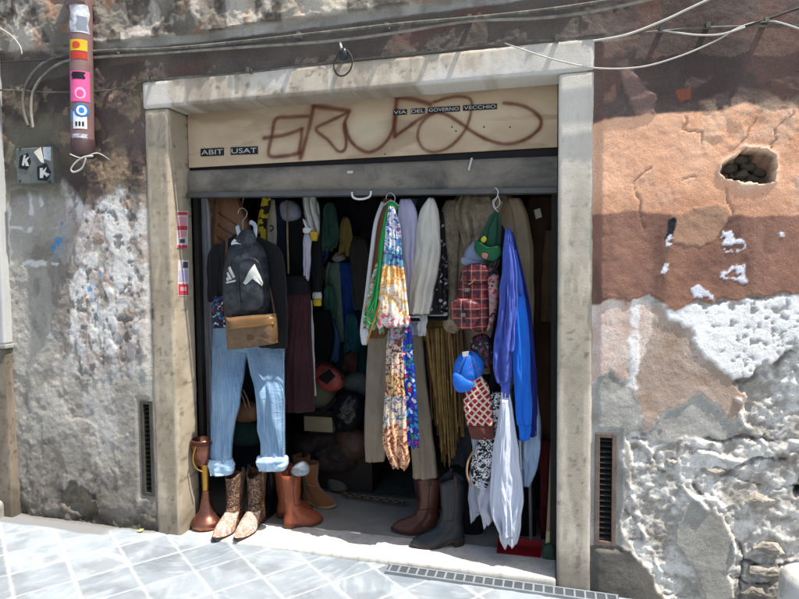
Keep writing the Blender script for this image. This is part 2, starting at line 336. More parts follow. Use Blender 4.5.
    for (a, b, r) in ((61, 241, .035), (64, 224, .018), (92, 289, .022), (111, 216, .014), (102, 274, .012), (55, 247, .02), (97, 300, .014), (98, 204, .012)):
        q = P(a, b); d = np.hypot(X-q[0], Z-q[2])+.03*(fbm(X*18, Z*18, 61)-.5); m = ss(r, r*.6, d); col = mixc(col, lin((72, 132, 178)), m*.85)
        d2 = np.abs(X-q[0]-.01)+.01*(n3-.5); m = ss(.012, .004, d2)*ss(.0, .02, q[2]-Z)*ss(.14, .0, q[2]-Z)*(r > .017); col = mixc(col, lin((120, 160, 190)), m*.6)
    # dark maroon paint up high
    mt2 = ss(-.03, .03, sdist(wx2, wz2, pw([(-900, 60), (150, 50), (150, 190), (120, 182), (95, 205), (60, 180), (0, 184), (-900, 184)])))
    cc = tint((72, 62, 59), (100, 87, 82), fbm(X*4, Z*4, 62)*1.6-.3); col = col*(1-mt2[..., None])+cc*mt2[..., None]
    m = mt2*ss(.5, .62, fbm(wx*7, wz*6, 63)); col = mixc(col, lin((104, 94, 80)), m*.8)
    m = mt2*ss(.62, .66, fbm(X*16, Z*16, 64)); col = mixc(col, lin((158, 134, 110)), m*.6)
    q = P(36, 160); d = np.maximum(np.abs(X-q[0]-.0)-.17, np.abs(Z-q[2])-.2); m = ss(.06, -.02, d+.1*(n2-.5)); col = mixc(col, lin((112, 107, 92)), m*.85)
    # strip between the ledge and the lintel
    m3 = ss(-.005, .005, sdist(X, Z+.01*(n2-.5), pw([(-900, 150), (-900, 130), (0, 62), (100, 52), (200, 43), (330, 27), (520, 2), (1300, -110), (1300, 80), (150, 90), (150, 60), (0, 90)])))
    cc = tint((84, 76, 71), (114, 104, 97), fbm(X*4, Z*6, 65)*1.6-.3); col = col*(1-m3[..., None])+cc*m3[..., None]
    m = m3*ss(.55, .68, fbm(X*3, Z*6, 66)); col = mixc(col, lin((112, 80, 70)), m*.5)
    # rough band at the very top
    top = ss(-.003, .003, sdist(X, Z+.012*(n2-.5), pw([(-900, -700), (1500, -900), (1300, -125), (520, -8), (400, 8), (330, 17), (200, 36), (100, 45), (0, 54), (-900, 118)])))
    cc = tint((92, 84, 75), (146, 138, 126), fbm(wx*5, wz*5, 67)*2.2-.6); col = col*(1-top[..., None])+cc*top[..., None]
    m = top*ss(.53, .6, fbm(X*9, Z*6, 68)); col = mixc(col, lin((190, 182, 170)), m*.7)
    m = top*ss(.56, .62, fbm(X*7, Z*7, 69)); col = mixc(col, lin((62, 54, 48)), m*.7)
    m = top*ss(.63, .66, fbm(X*11, Z*11, 70)); col = mixc(col, lin((160, 116, 88)), m*.5)
    st = top*ss(.0, .02, X-P(232, 20)[0])*ss(.52, .56, vn(X*14, X*0, 71)); col = mixc(col, lin((196, 186, 168)), st*.6*ss(.35, .6, n2))
    rel = rel*(1-top)+top*(.035+.03*(fbm(wx*6, wz*6, 72)-.5)*2+.012*(n3-.5))
    # damp stain rising from the foot, darkest low down
    dmp = ss(.75, .1, Z+.5*(fbm(X*4, Z*1.2, 75)-.5)); col = mixc(col, lin((92, 84, 74)), dmp*.55*(.5+fbm(X*14, Z*6, 76)*.8)); col = mixc(col, lin((60, 56, 50)), ss(.6, .7, fbm(X*24, Z*20, 77))*dmp*.5)
    # worn foot with bare stones and a hollow
    foot = ss(.16, .04, Z+.16*(fbm(X*5, Z*0, 73)-.5)-.02); st2 = np.abs(fbm(wx*7, wz*9, 74)-.5)*2
    col = col*(1-foot[..., None])+tint((70, 64, 56), (116, 109, 97), st2*2.2)*foot[..., None]; rel = rel*(1-foot)+foot*(.01+.03*(st2-.4)+.02*(n3-.5))
    q = P(82, 503); d = np.hypot((X-q[0])*.8, (Z-q[2])*1.1)+.16*(n2-.5)+.05*(n3-.5); m = ss(.12, .07, d); rel -= .05*m; col = mixc(col, lin((112, 102, 78)), m*.6*(.5+n3))
    m = ss(.14, .115, d)*ss(.09, .11, d); col = mixc(col, lin((58, 52, 46)), m*.6)
    k = ss(-.02, .02, X-1.15)                            # the halves meet over the lintel
    wtop = ss(P(560, 10)[0], P(650, 10)[0], X)
    k = np.where(Z > H-.02, wtop, k)
    return relL*0+rel*(1-k)+relR*k, col*(1-k[..., None])+colR*k[..., None]

gx = grid_axis([(-7, .25), (-2, .05), (-1.3, .0065), (0, .03), (.15, .03), (2.2, .006), (3.35, .05), (4.2, .25), (9, None)])
gx0 = gx; gx = np.unique(np.round(np.concatenate([gx, np.arange(.0, 2.3, .0085)]), 5))
gz = grid_axis([(-.3, .02), (-.06, .0062), (3.15, .05), (3.6, .25), (7, None)])
X, Z = np.meshgrid(gx, gz)
rel, colr = wall_fields(X, Z)
# sink the wall edge behind the stone frame; slots for the two vents
VL = [P(140, 399), P(157, 497)]; VR = [P(595, 431), P(617, 547)]
vl = (VL[0][0]+.01, VL[1][0]-.008, VL[1][2]+.01, VL[0][2]-.01); vr = (VR[0][0]+.005, VR[1][0]-.01, VR[1][2]+.01, VR[0][2]-.01)
near = ss(.04, .0, np.maximum(-X, X-W))*(Z < H); rel = rel*(1-.7*near)
for (a, b, c, d) in (vl, vr):
    m = ss(.035, .012, np.maximum(np.maximum(a-X, X-b), np.maximum(c-Z, Z-d))); rel = rel*(1-m)+.006*m
V = np.stack([X, -rel, Z], -1).reshape(-1, 3); nx = len(gx); nz = len(gz)
ii, jj = np.meshgrid(np.arange(nz-1), np.arange(nx-1), indexing='ij')
xc = (gx[jj]+gx[jj+1])/2; zc = (gz[ii]+gz[ii+1])/2
keep = ~((xc > .03) & (xc < W-.03) & (zc < H-.03))
for (a, b, c, d) in (vl, vr): keep &= ~((xc > a) & (xc < b) & (zc > c) & (zc < d))
Q = np.stack([ii*nx+jj, ii*nx+jj+1, (ii+1)*nx+jj+1, (ii+1)*nx+jj], -1)[keep]
used = np.zeros(len(V), bool); used[Q.ravel()] = True; idx = np.cumsum(used)-1
wallm = attr_mat('old_plaster', .92, 60, .7, .006, .26, pits=.9)
wall = mesh('plaster_wall', V[used], idx[Q], wallm, None, True, col=colr.reshape(-1, 3)[used])
tag(wall, 'weathered street wall of peeling maroon, peach and white plaster over grey rubble around the shop doorway', 'wall')
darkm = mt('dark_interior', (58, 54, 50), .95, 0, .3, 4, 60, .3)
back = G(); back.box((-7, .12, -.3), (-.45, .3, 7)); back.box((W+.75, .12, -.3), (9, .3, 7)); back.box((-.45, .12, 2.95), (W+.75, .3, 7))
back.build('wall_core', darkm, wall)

# ------------------------------------------------------------ street: square lava flags laid on the diagonal
ANG = math.atan2(-.63, .78); ca, sa = math.cos(ANG), math.sin(ANG); SP = .243
A0 = PZ(55, 532, .03)[:2]; B0 = PZ(8, 557, .03)[:2]
def street_fields(X, Y):
    u = (X-A0[0])*ca+(Y-A0[1])*sa; v = -(X-A0[0])*sa+(Y-A0[1])*ca
    u0 = (B0[0]-A0[0])*ca+(B0[1]-A0[1])*sa
    v = v+.006*(fbm(X*2, Y*2, 82)-.5); u = u-u0+.006*(fbm(X*2, Y*2, 83)-.5)
    a = v/SP; b = u/SP; du = np.abs(a-np.round(a))*SP; dv = np.abs(b-np.round(b))*SP; ia = np.floor(a); ib = np.floor(b)
    d = np.minimum(du, dv)+.007*(fbm(X*25, Y*25, 84)-.5)
    cement = ss(-.004, .01, Y+.13+.05*(fbm(X*4, Y*4, 85)-.5))*ss(.0, .08, P(118, 530)[0]-X+.04)
    j = ss(.0085, .0035, d)*(1-cement)*ss(.2, .5, fbm(X*6, Y*6, 92)+.1)
    tone = h2(ia, ib, 86); n = fbm(X*9, Y*9, 87); n3 = fbm(X*60, Y*60, 88, 3)
    # chiselled strokes, their direction changes from flag to flag
    th = h2(ia, ib, 89)*3.14; cs = fbm((X*np.cos(th)+Y*np.sin(th))*60+ia*9, (-X*np.sin(th)+Y*np.cos(th))*14+ib*5, 90, 3)
    c = mixc(np.ones(X.shape+(3,))*lin((112, 121, 129)), lin((148, 156, 162)), np.clip(tone*.8+(n-.5)*.9+.1, 0, 1))
    c = mixc(c, lin((164, 170, 174)), ss(.5, .8, cs)*.45*(1-cement)); c = mixc(c, lin((92, 98, 103)), ss(.54, .66, fbm(X*5, Y*5, 91))*.4)
    c = mixc(c, lin((120, 121, 121)), cement); c = mixc(c, lin((172, 174, 174)), j*.75)
    c = mixc(c, lin((100, 94, 84)), ss(.04, .0, -Y-.01+.03*(n3-.5))*(X < 0)*.6)
    z = street_z(X)+.004*(n-.5)+.004*(cs-.5)*(1-cement)*(1-j)-.003*j+.004*(tone-.5)*(1-cement)+.0012*(n3-.5)
    return z, c
sx = grid_axis([(-40, 2), (-8, .25), (-1.6, .0085), (3.6, .25), (9, 2), (40, None)])
sy = grid_axis([(-60, 4), (-12, .5), (-3, .1), (-1.3, .008), (.06, None)])
X, Y = np.meshgrid(sx, sy); z, c = street_fields(X, Y)
V = np.stack([X, Y, z], -1).reshape(-1, 3); nx = len(sx); nz = len(sy)
ii, jj = np.meshgrid(np.arange(nz-1), np.arange(nx-1), indexing='ij')
Q = np.stack([ii*nx+jj, ii*nx+jj+1, (ii+1)*nx+jj+1, (ii+1)*nx+jj], -1).reshape(-1, 4)
st = mesh('street', V, Q, attr_mat('flagstones', .8, 130, .5, .003, .15, .3), None, True, col=c.reshape(-1, 3)); tag(st, kind='structure')

# ------------------------------------------------------------ doorway of stone: two jambs, lintel, threshold
def stone_block(name, parent, a, b, mat, res=.01, bev=.006, fcol=None, amp=.003, seed=0):
    """box with a subdivided, slightly uneven, coloured skin"""
    G_ = []; a = np.array(a, float); b = np.array(b, float); VV = []; QQ = []; n0 = 0
    for ax in range(3):
        o = [i for i in range(3) if i != ax]
        for side in (0, 1):
            u = np.linspace(a[o[0]], b[o[0]], max(2, int((b[o[0]]-a[o[0]])/res)+1)); v = np.linspace(a[o[1]], b[o[1]], max(2, int((b[o[1]]-a[o[1]])/res)+1))
            U_, V_ = np.meshgrid(u, v); p = np.zeros(U_.shape+(3,)); p[..., o[0]] = U_; p[..., o[1]] = V_; p[..., ax] = (a, b)[side][ax]
            n = len(u); i, j = np.meshgrid(np.arange(len(v)-1), np.arange(n-1), indexing='ij')
            q = np.stack([i*n+j, i*n+j+1, (i+1)*n+j+1, (i+1)*n+j], -1).reshape(-1, 4)+n0
            if (side == 0) ^ (ax == 1): q = q[:, ::-1]
            VV.append(p.reshape(-1, 3)); QQ.append(q); n0 += U_.size
    V = np.concatenate(VV); Q = np.concatenate(QQ)
    # round the edges: pull points near two faces inwards
    c = (a+b)/2; hlf = (b-a)/2; w = V-c; r = bev*2; q = np.clip(w, -(hlf-r), hlf-r); e = w-q; L = np.linalg.norm(e, axis=1, keepdims=True)
    V2 = c+q+np.where(L > 1e-9, e/np.maximum(L, 1e-9)*np.minimum(L, r), e)
    nn = fbm(V[:, 0]*7+V[:, 1]*5, V[:, 2]*7+V[:, 1]*3, seed+5)-.5; n2 = fbm(V[:, 0]*40+V[:, 1]*31, V[:, 2]*40, seed+6, 3)-.5
    V2 = V2+(w/hlf)*0+np.sign(w)*(np.abs(w) > hlf-1e-6)*(nn*amp+n2*amp*.5)[:, None]
    col = fcol(V[:, 0], V[:, 1], V[:, 2]) if fcol else None
    return mesh(name, V2, Q, mat, parent, True, col=col)
def stonecol(c1, c2, c3, seed, extra=None):
    def f(x, y, z):
        p = x+np.minimum(y, .0)+y*.3*(np.ptp(x) < 1); n = fbm(p*4, z*2.5, seed); c = np.ones(x.shape+(3,))*lin(c1); c = mixc(c, lin(c2), np.clip(n*2-.5, 0, 1))
        c = mixc(c, lin(c3), ss(.45, .75, fbm(p*9, z*2.2, seed+1))*.6); c = mixc(c, lin(c3)*.8, ss(.55, .8, fbm(p*45, z*30, seed+7, 4))*.5)
        c = mixc(c, lin(c3)*.5, ss(.72, .76, fbm(p*30, z*30, seed+2, 3))*.6)
        c = mixc(c, lin(c2)*1.25, ss(.6, .66, fbm(p*22, z*3.5, seed+3))*.4)
        c = mixc(c, lin((72, 66, 58)), ss(.16, .0, z-.08+.1*(fbm(p*8, z*8, seed+4)-.5))*.5)
        return extra(x, y, z, c) if extra else c
    return f
stm = attr_mat('travertine', .85, 110, .45, .003, .16)
door = thing('stone_doorway', (W/2, 0, 0), 'pale worn stone surround framing the open shop entrance', 'doorway')
def lint_extra(x, y, z, c):
    for px, w in ((234, .010), (252, .012), (440, .006), (330, .01), (487, .008)):
        X0 = P(px, 90)[0]; d = np.abs(x-X0+.01*(fbm(z*20, x*0, 7)-.5)*2); c = mixc(c, lin((214, 208, 198)), ss(w*1.3, w*.4, d)*.8*ss(0, .03, y < .05))
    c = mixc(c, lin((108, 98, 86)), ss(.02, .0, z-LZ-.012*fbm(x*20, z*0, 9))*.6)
    c = mixc(c, lin((216, 212, 205)), ss(.5, .62, fbm(x*4, z*4, 10)+.12*ss(.6, 1.6, x)-.06)*.65)  # pale patches; their increase to the right paints in the stronger light
    return c
def ljamb(x, y, z, c):
    q = P(150, 313); d = np.maximum(abs(x-q[0]), abs(z-q[2])); c = mixc(c, lin((72, 62, 52)), ss(.042, .03, d)*(fbm(x*50, z*50, 12, 3) > .47)*.8)
    c = mixc(c, lin((200, 190, 170)), ss(.006, .0, abs(x-JW+.008)+.01*(fbm(z*6, x*0, 13)-.4))*.6)  # pale line down the front corner: a highlight painted into the stone
    return c
stone_block('jamb', door, (0, -.011, -.02), (JW, .19, LZ-.002), stm, fcol=stonecol((156, 144, 124), (176, 164, 144), (132, 120, 102), 100, ljamb), bev=.011, amp=.004, seed=1)
rj = lambda x, y, z, c: mixc(c, lin((222, 216, 204)), ss(1.5, 2.2, z+.5*(fbm(x*6, z*3, 15)-.5))*.6)  # whiter towards the top: the brighter light there painted into the stone colour
stone_block('jamb', door, (W-JW, -.011, -.05), (W, .19, LZ-.002), stm, fcol=stonecol((172, 162, 144), (192, 182, 166), (146, 136, 120), 110, rj), seed=2)
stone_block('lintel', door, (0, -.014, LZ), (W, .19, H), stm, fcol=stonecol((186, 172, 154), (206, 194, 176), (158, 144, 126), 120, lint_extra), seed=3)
def thr(x, y, z, c):
    c = mixc(c, lin((140, 133, 122)), ss(.6, .7, fbm(x*60, y*60, 14, 3))*.35)
    for X0 in (.72, 1.38): c = mixc(c, lin((90, 84, 76)), ss(.003, .001, np.abs(x-X0+.02*y))*.7*(y > .2))
    return c
thrcol = lambda x, y, z: thr(x, y, z, mixc(mixc(np.ones(x.shape+(3,))*lin((190, 186, 176)), lin((208, 205, 197)), fbm(x*5, y*9, 131)), lin((168, 163, 154)), ss(.45, .8, fbm(x*12, y*20, 132))*.4))
stone_block('threshold', door, (JW+.002, -.012, -.12), (W-JW-.002, .255, .034), stm, fcol=thrcol, bev=.005, seed=4)

# ------------------------------------------------------------ the room behind
fl = G(); fl.box((-.7, .257, -.1), (W+.9, 5.2, .03)); o = fl.build('floor', mt('shop_floor_stone', (146, 142, 133), .6, 0, .12, 5, 90, .3, dirt=(132, 128, 118))); tag(o, kind='structure')
room = thing('shop_room', (W/2, 2.5, 0), 'dim plastered room of the shop seen through the doorway', 'room')
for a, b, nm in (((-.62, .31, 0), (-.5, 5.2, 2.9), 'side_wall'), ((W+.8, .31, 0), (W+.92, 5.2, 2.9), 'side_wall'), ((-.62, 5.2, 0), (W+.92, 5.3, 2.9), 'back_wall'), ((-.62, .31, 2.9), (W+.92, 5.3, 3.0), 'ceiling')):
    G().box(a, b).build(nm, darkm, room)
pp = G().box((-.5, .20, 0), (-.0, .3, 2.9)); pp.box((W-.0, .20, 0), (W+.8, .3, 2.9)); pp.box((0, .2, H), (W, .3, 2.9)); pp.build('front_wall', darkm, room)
rug = G().box((.25, .79, .031), (W-.2, 3.6, .043)).build('doormat', mt('mat_green_grey', (62, 72, 66), 1., 0, .35, 22, 260, .8), None, base=(1.2, 2, .03)); tag(rug, 'dark grey green carpet mat covering the shop floor behind the chain', 'mat')

# ------------------------------------------------------------ shop sign board with sprayed tag
bx0, bx1, bz0, bz1 = JW+.004, W-JW-.004, 2.066, 2.47
u = np.linspace(bx0, bx1, 520); v = np.linspace(bz0, bz1, 105); X, Z = np.meshgrid(u, v)
n = fbm(X*5, Z*9, 140); c = mixc(np.ones(X.shape+(3,))*lin((176, 152, 124)), lin((196, 174, 146)), np.clip(n*2-.5, 0, 1))
c = mixc(c, lin((150, 128, 102)), ss(.54, .68, fbm(X*3, Z*14, 141))*.6); c = mixc(c, lin((128, 112, 92)), ss(2.27, 2.37, Z+.05*(n-.5))*.5)  # upper strip darkened: the lintel's shadow painted into the board colour
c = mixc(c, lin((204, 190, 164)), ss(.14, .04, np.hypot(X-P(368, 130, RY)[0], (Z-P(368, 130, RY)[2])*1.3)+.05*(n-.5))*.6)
def stroke(pts, w=.016, s=0, op=.86):
    global c
    q = [P(a, b, RY)[[0, 2]] for a, b in spl(pts, 6)]; d = ldist(X, Z, q)+.004*(fbm(X*40, Z*40, 150+s, 3)-.5)
    w = w*.88; m = ss(w*1.3, w*.15, d)*op*(.78+.3*fbm(X*14, Z*14, 152)); halo = ss(w*3, w, d)*.12; c = mixc(c, lin((92, 42, 28)), np.clip(m*(.8+.25*fbm(X*8, Z*8, 151))+halo, 0, .95))
stroke([(308, 116), (290, 117), (276, 119), (272, 135), (269, 155), (284, 156), (300, 153)]); stroke([(264, 138), (284, 135), (302, 129)]); stroke([(302, 129), (301, 140), (299, 153)])
stroke([(313.5, 106), (309.5, 126), (300.5, 158)], .018); stroke([(314, 106), (330, 108), (349, 111)], .02); stroke([(349, 112), (330, 121), (316, 129), (328, 140), (338, 151), (345, 149), (346, 138), (344, 126), (349, 112)], .013)
stroke([(345, 124), (349, 138), (358, 148), (370, 152), (384, 144), (393, 129), (397, 110)], .014)
stroke([(397, 97.5), (412, 99), (430, 104)], .019, 1); stroke([(397, 98), (394.5, 119), (395, 136)], .017, 2); stroke([(395, 136), (407, 128), (418, 120), (431, 113), (445, 114), (459, 122), (470, 130), (486, 139), (506, 144), (524, 140), (538, 130), (541, 120), (533, 111), (520, 105), (504, 103)], .014, 3)
stroke([(434, 102), (454, 96.5), (470, 99), (471, 112), (465, 130), (452, 145), (436, 152), (424, 149), (418, 139), (419, 128), (425, 119), (434, 113)], .012, 4, .8)
nxb = len(u); i, j = np.meshgrid(np.arange(len(v)-1), np.arange(nxb-1), indexing='ij'); Q = np.stack([i*nxb+j, i*nxb+j+1, (i+1)*nxb+j+1, (i+1)*nxb+j], -1).reshape(-1, 4)
sign = thing('shop_sign', (W/2, RY, 2.07), 'beige painted sign board over the entrance with a brown sprayed tag across it', 'sign')
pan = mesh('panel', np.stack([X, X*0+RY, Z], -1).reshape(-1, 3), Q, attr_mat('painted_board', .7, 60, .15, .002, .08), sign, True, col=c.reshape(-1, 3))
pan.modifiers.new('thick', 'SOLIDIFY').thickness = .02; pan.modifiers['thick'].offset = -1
black = mt('black_plate', (24, 24, 26), .5, 0, .2); whit = mt('white_letter', (186, 186, 180), .6, 0, .1)
def text(s, c, h, width, mat, parent, y_off=.003, rot=0., name='letters', depth=.0012, axis='y'):
    cu = bpy.data.curves.new('t', 'FONT'); cu.body = s; cu.size = 1; cu.extrude = 0; cu.align_x = 'CENTER'; cu.align_y = 'CENTER'
    o = bpy.data.objects.new('t', cu); SC.collection.objects.link(o); bpy.context.view_layer.update()
    me = bpy.data.meshes.new_from_object(o.evaluated_get(bpy.context.evaluated_depsgraph_get())); bpy.data.objects.remove(o)
    V = np.array([v.co[:] for v in me.vertices]); Fc = [list(p.vertices) for p in me.polygons]
    lo, hi = V.min(0), V.max(0); V[:, 0] = (V[:, 0]-(lo[0]+hi[0])/2)/(hi[0]-lo[0])*width; V[:, 1] = (V[:, 1]-(lo[1]+hi[1])/2)/(hi[1]-lo[1])*h
    cr, sr = math.cos(rot), math.sin(rot); x = V[:, 0]*cr-V[:, 1]*sr; z_ = V[:, 0]*sr+V[:, 1]*cr
    if axis == 'y': W_ = np.stack([c[0]+x, np.full(len(x), c[1]-y_off), c[2]+z_], -1)
    else: W_ = np.stack([np.full(len(x), c[0]+y_off), c[1]-x*-1, c[2]+z_], -1)
    return mesh(name, W_, Fc, mat, parent, False)
for s, x0, x1, y0, y1, hh in (('ABIT', 201, 224, 152.6, 151.6, 7.6), ('USAT', 231, 258, 151.2, 150.2, 7.6), ('VIA', 393.5, 407, 112.7, 112.0, 5.2), ('DEL', 411, 425, 111.6, 110.8, 5.2), ('GOVERNO', 428, 460, 110.4, 108.6, 5.4), ('VECCHIO', 463, 497, 108.2, 106.4, 5.4)):
    a = P(x0, y0, RY); b = P(x1, y1, RY); hz = np.linalg.norm(P(x0, y0-hh/2, RY)-P(x0, y0+hh/2, RY))/2; an = math.atan2(b[2]-a[2], b[0]-a[0]); mid = (a+b)/2; L = np.linalg.norm(b-a)/2
    pl = [(mid[0]+sx_*L*math.cos(an)-sz_*hz*math.sin(an), mid[2]+sx_*L*math.sin(an)+sz_*hz*math.cos(an)) for sx_, sz_ in ((-1, -1), (1, -1), (1, 1), (-1, 1))]
    pt = G().prism(pl, RY-.004, RY-.0005).build('word_plate', black, sign); text(s, (mid[0], RY-.004, mid[2]), hz*1.25, L*1.86, whit, pt, .001, an)
for a, b in ((452, 127), (456, 131), (484, 127), (510, 127), (385, 154)):
    q = P(a, b, RY); G().lathe((q[0], RY-.0035, q[2]), [(0, 0), (.004, 0)], 8)
    s_ = G(); s_.V = []; s_.F = []; s_.add([(q[0]+.004*math.cos(k), RY-.002, q[2]+.004*math.sin(k)) for k in np.linspace(0, 6.28, 9)[:-1]], [list(range(8))]); s_.build('screw', black, sign)

# ------------------------------------------------------------ rolled shutter box under the board
shm = mt('zinc_grey', (126, 118, 106), .65, .1, .25, 6, 90, .25, dirt=(86, 82, 76), stretch=(1, 1, 1.6))
sh = thing('rolling_shutter', (W/2, .2, 1.88), 'grey metal roller shutter pulled up under the sign board', 'shutter')
def shz(x): return np.interp(x, [.16, 2.153], [1.914, 1.861])
def shtop(x): return np.interp(x, [.16, 2.153], [2.052, 2.026])
xs = np.linspace(JW+.004, W-JW-.004, 60); pr = [(0.0, .10), (.0, .155), (.14, .15), (.5, .138), (.84, .146), (.96, .153), (1., .175), (1., .27), (0, .27)]
V = []; 
for x in xs:
    for t, y in pr: V.append((x, y+.002*math.sin(x*40)*.4, shz(x)+(shtop(x)-shz(x))*t))
m_ = len(pr); Fc = [(i*m_+k, (i+1)*m_+k, (i+1)*m_+k+1, i*m_+k+1) for i in range(len(xs)-1) for k in range(1, m_-1)]
o = mesh('curtain_roll', V, Fc, shm, sh, True)
bar = G()
for i in range(len(xs)-1):
    a, b = xs[i], xs[i+1]; za, zb = shz(a)-.004, shz(b)-.004
    bar.add([(a, .125, za-.012), (b, .125, zb-.012), (b, .2, zb-.012), (a, .2, za-.012), (a, .125, za+.012), (b, .125, zb+.012), (b, .2, zb+.012), (a, .2, za+.012)], [(0, 3, 2, 1), (4, 5, 6, 7), (0, 1, 5, 4), (2, 3, 7, 6)])
bar.build('bottom_rail', mt('steel_rail', (92, 92, 90), .5, .5, .2), sh)
G().box((JW+.004, .175, 2.028), (W-JW-.004, .25, 2.064)).build('gap_strip', mt('black_gap', (26, 26, 27), .6, .2), sh)  # black strip added for the shaded gap between board and shutter roll
q = [P(a, b, .12) for a, b in ((352, 192), (353, 197), (358, 199), (365, 198.5), (370, 196), (371, 191))]; G().tube(spl(q, 5), .0055, 8).build('handle', mt('white_enamel', (210, 210, 206), .4), sh, True)
q = P(470, 164, .135); G().prism([(q[0]-.012, q[2]-.03), (q[0]-.002, q[2]-.03), (q[0]+.014, q[2]+.03), (q[0]+.004, q[2]+.03)], .1355, .137).build('paint_mark', whit, sh)
q = P(350, 172, .135); G().prism([(q[0]-.016, q[2]-.007), (q[0]+.016, q[2]-.007), (q[0]+.016, q[2]+.007), (q[0]-.016, q[2]+.007)], .1355, .137).build('paper_label', whit, sh)
for x0 in (JW+.001, W-JW-.03): G().box((x0, .192, .03), (x0+.028, .23, 2.06)).build('guide_rail', mt('guide_dark', (40, 38, 36), .6, .3), sh)
# ============================================================ things fixed to the wall
cabm = mt('cable_grey', (92, 88, 80), .7, 0, .3, 20, 100, .2, dirt=(130, 124, 112)); cabw = mt('cable_white', (186, 182, 172), .6, 0, .15, 10); cabg = mt('cable_beige', (140, 134, 122), .7, 0, .25, 15, 100, .2, dirt=(104, 98, 88)); cabd = mt('cable_dark', (58, 54, 50), .7, 0, .3, 15)
def cable(pts, r, mat, label, Y=-.05, name='cable', sag=0):
    p = spl([P(a, b, Y if len(q) == 2 else q[2]) for q in pts for a, b in [q[:2]]], 10)
    o = G().tube(p, r, 8).build(name, mat, None, True, base=p[0]); return tag(o, label, 'cable', 'cables strung along the wall above the doorway')
cable([(28, 126), (23, 108), (25, 88), (38, 68), (60, 56), (100, 51), (160, 49), (230, 43), (320, 33), (400, 24), (480, 17), (560, 8), (650, -6)], .0085, cabm, 'thick grey conduit looping up from the junction box, the upper of the pair', -.06)
cable([(33, 128), (31, 108), (34, 90), (46, 73), (66, 61), (100, 57), (160, 53), (230, 48), (330, 41), (400, 32), (470, 21), (540, 18), (600, 10), (660, -3)], .0075, cabg, 'pale grey conduit running just below the thick conduit over the doorway', -.055)
cable([(-90, 88), (0, 90), (60, 92), (110, 90), (138, 82), (160, 79), (250, 72), (340, 61), (440, 50), (505, 42), (592, 38), (640, 33), (700, 28), (760, 26), (799, 25), (900, 22)], .0055, cabm, 'thin grey cable running level just above the stone lintel', -.042)
cable([(505, 43), (530, 52), (560, 61), (597, 68), (640, 67), (680, 56), (715, 41), (740, 27), (765, 21), (785, 24), (830, 40)], .0036, cabw, 'slack white cable drooping across the right end of the lintel', -.05)
cable([(592, 41), (625, 35), (660, 22), (690, 8), (720, -6)], .005, cabw, 'white cable climbing to the top right from the lintel corner', -.06)
cable([(662, 30), (680, 33), (700, 35), (722, 34), (745, 27)], .004, cabw, 'short pale cable sagging between two clips at top right', -.052)
cable([(745, 26), (770, 18), (799, 8), (840, -4)], .005, cabd, 'dark cable rising to the right from the clip at top right', -.05)
cable([(-20, 18), (0, 28), (12, 36), (20, 46), (22, 54)], .003, cabw, 'thin white wire hanging in the top left corner', -.08)
cable([(0, 62), (80, 58), (150, 54), (210, 44)], .004, cabd, 'thin dark cable stapled under the ledge at left', -.05)
clips = G()
for a, b in ((250, 71), (340, 60), (430, 49), (557, 39), (661, 30), (707, 27), (765, 22), (20, 90), (150, 79), (118, 52), (200, 49), (300, 36), (388, 27), (470, 19)):
    q = P(a, b, -.03); G().box((q[0]-.008, -.058, q[2]-.01), (q[0]+.008, .0, q[2]+.012)).build('cable_clip', cabm, wall)
# ---- drain pipe with stickers
dp = thing('drain_pipe', P(81, 155, -.09), 'mauve drainpipe stub covered with stickers hanging on the wall', 'pipe')
top, bot = P(79.5, -60, -.09), P(83, 154, -.09); R_P = .057
ax_ = (bot-top)/np.linalg.norm(bot-top); Lp = np.linalg.norm(bot-top)
pipe = G().tube([top+ax_*t for t in np.linspace(0, Lp, 20)], R_P, 28)
pipm = mt('pipe_mauve', (128, 100, 98), .5, 0, .12, 5, 60, .12, dirt=(104, 80, 76)); pipe.build('pipe', pipm, dp, True)
c0 = P(79, 3, -.09); G().tube([c0-ax_*.03, c0-ax_*.028, c0+ax_*.028, c0+ax_*.03], [.058, .066, .066, .058], 28).build('collar', pipm, dp, True)
c0 = P(83, 149, -.09); G().tube([c0-ax_*.05, c0-ax_*.048, c0+ax_*.036, c0+ax_*.045], [.058, .0595, .0595, .056], 28).build('end_cap', mt('pipe_end', (66, 50, 50), .5), dp, True)
view = math.atan2(CAM[1]+.09, CAM[0]-top[0])             # the side turned to the street
def patch(y0, y1, a0, a1, mat, r=R_P+.0015, name='sticker', shape=None, parent=None):
    z1, z0 = P(81, y0, -.09)[2], P(81, y1, -.09)[2]; V = []; Fc = []; n, m = 10, 12
    for i in range(m+1):
        for k in range(n+1):
            s, t = k/n, i/m
            if shape == 'disc': s, t = .5+(s-.5)*math.sqrt(max(1-(2*t-1)**2, 0)), t
            if shape == 'torn': s = s+(.06*math.sin(t*9+y0) if k in (0, n) else 0)
            th = view+R(a0+(a1-a0)*s); z = z0+(z1-z0)*t; c = top+ax_*((top[2]-z)/(-ax_[2])); V.append((c[0]+r*math.cos(th), c[1]+r*math.sin(th), z))
    for i in range(m):
        for k in range(n): j = i*(n+1)+k; Fc.append((j, j+1, j+n+2, j+n+1))
    return mesh(name, V, Fc, mat, parent or dp, True)
def flat(n, c, r=.45): return mt(n, c, r, 0, .1, 30, 100, .05)
sw = mt('sticker_grey', (190, 192, 196), .5, 0, .3, 30, 100, .1, dirt=(120, 120, 124))
patch(8, 36, -60, 42, sw, shape='torn'); patch(20, 34, -20, 30, flat('sticker_slate', (128, 134, 146)), R_P+.0022, shape='torn')
s_ = patch(43, 54, -62, 30, flat('sticker_yellow', (214, 168, 40))); patch(55, 62, -62, 30, flat('sticker_red', (178, 58, 40)))
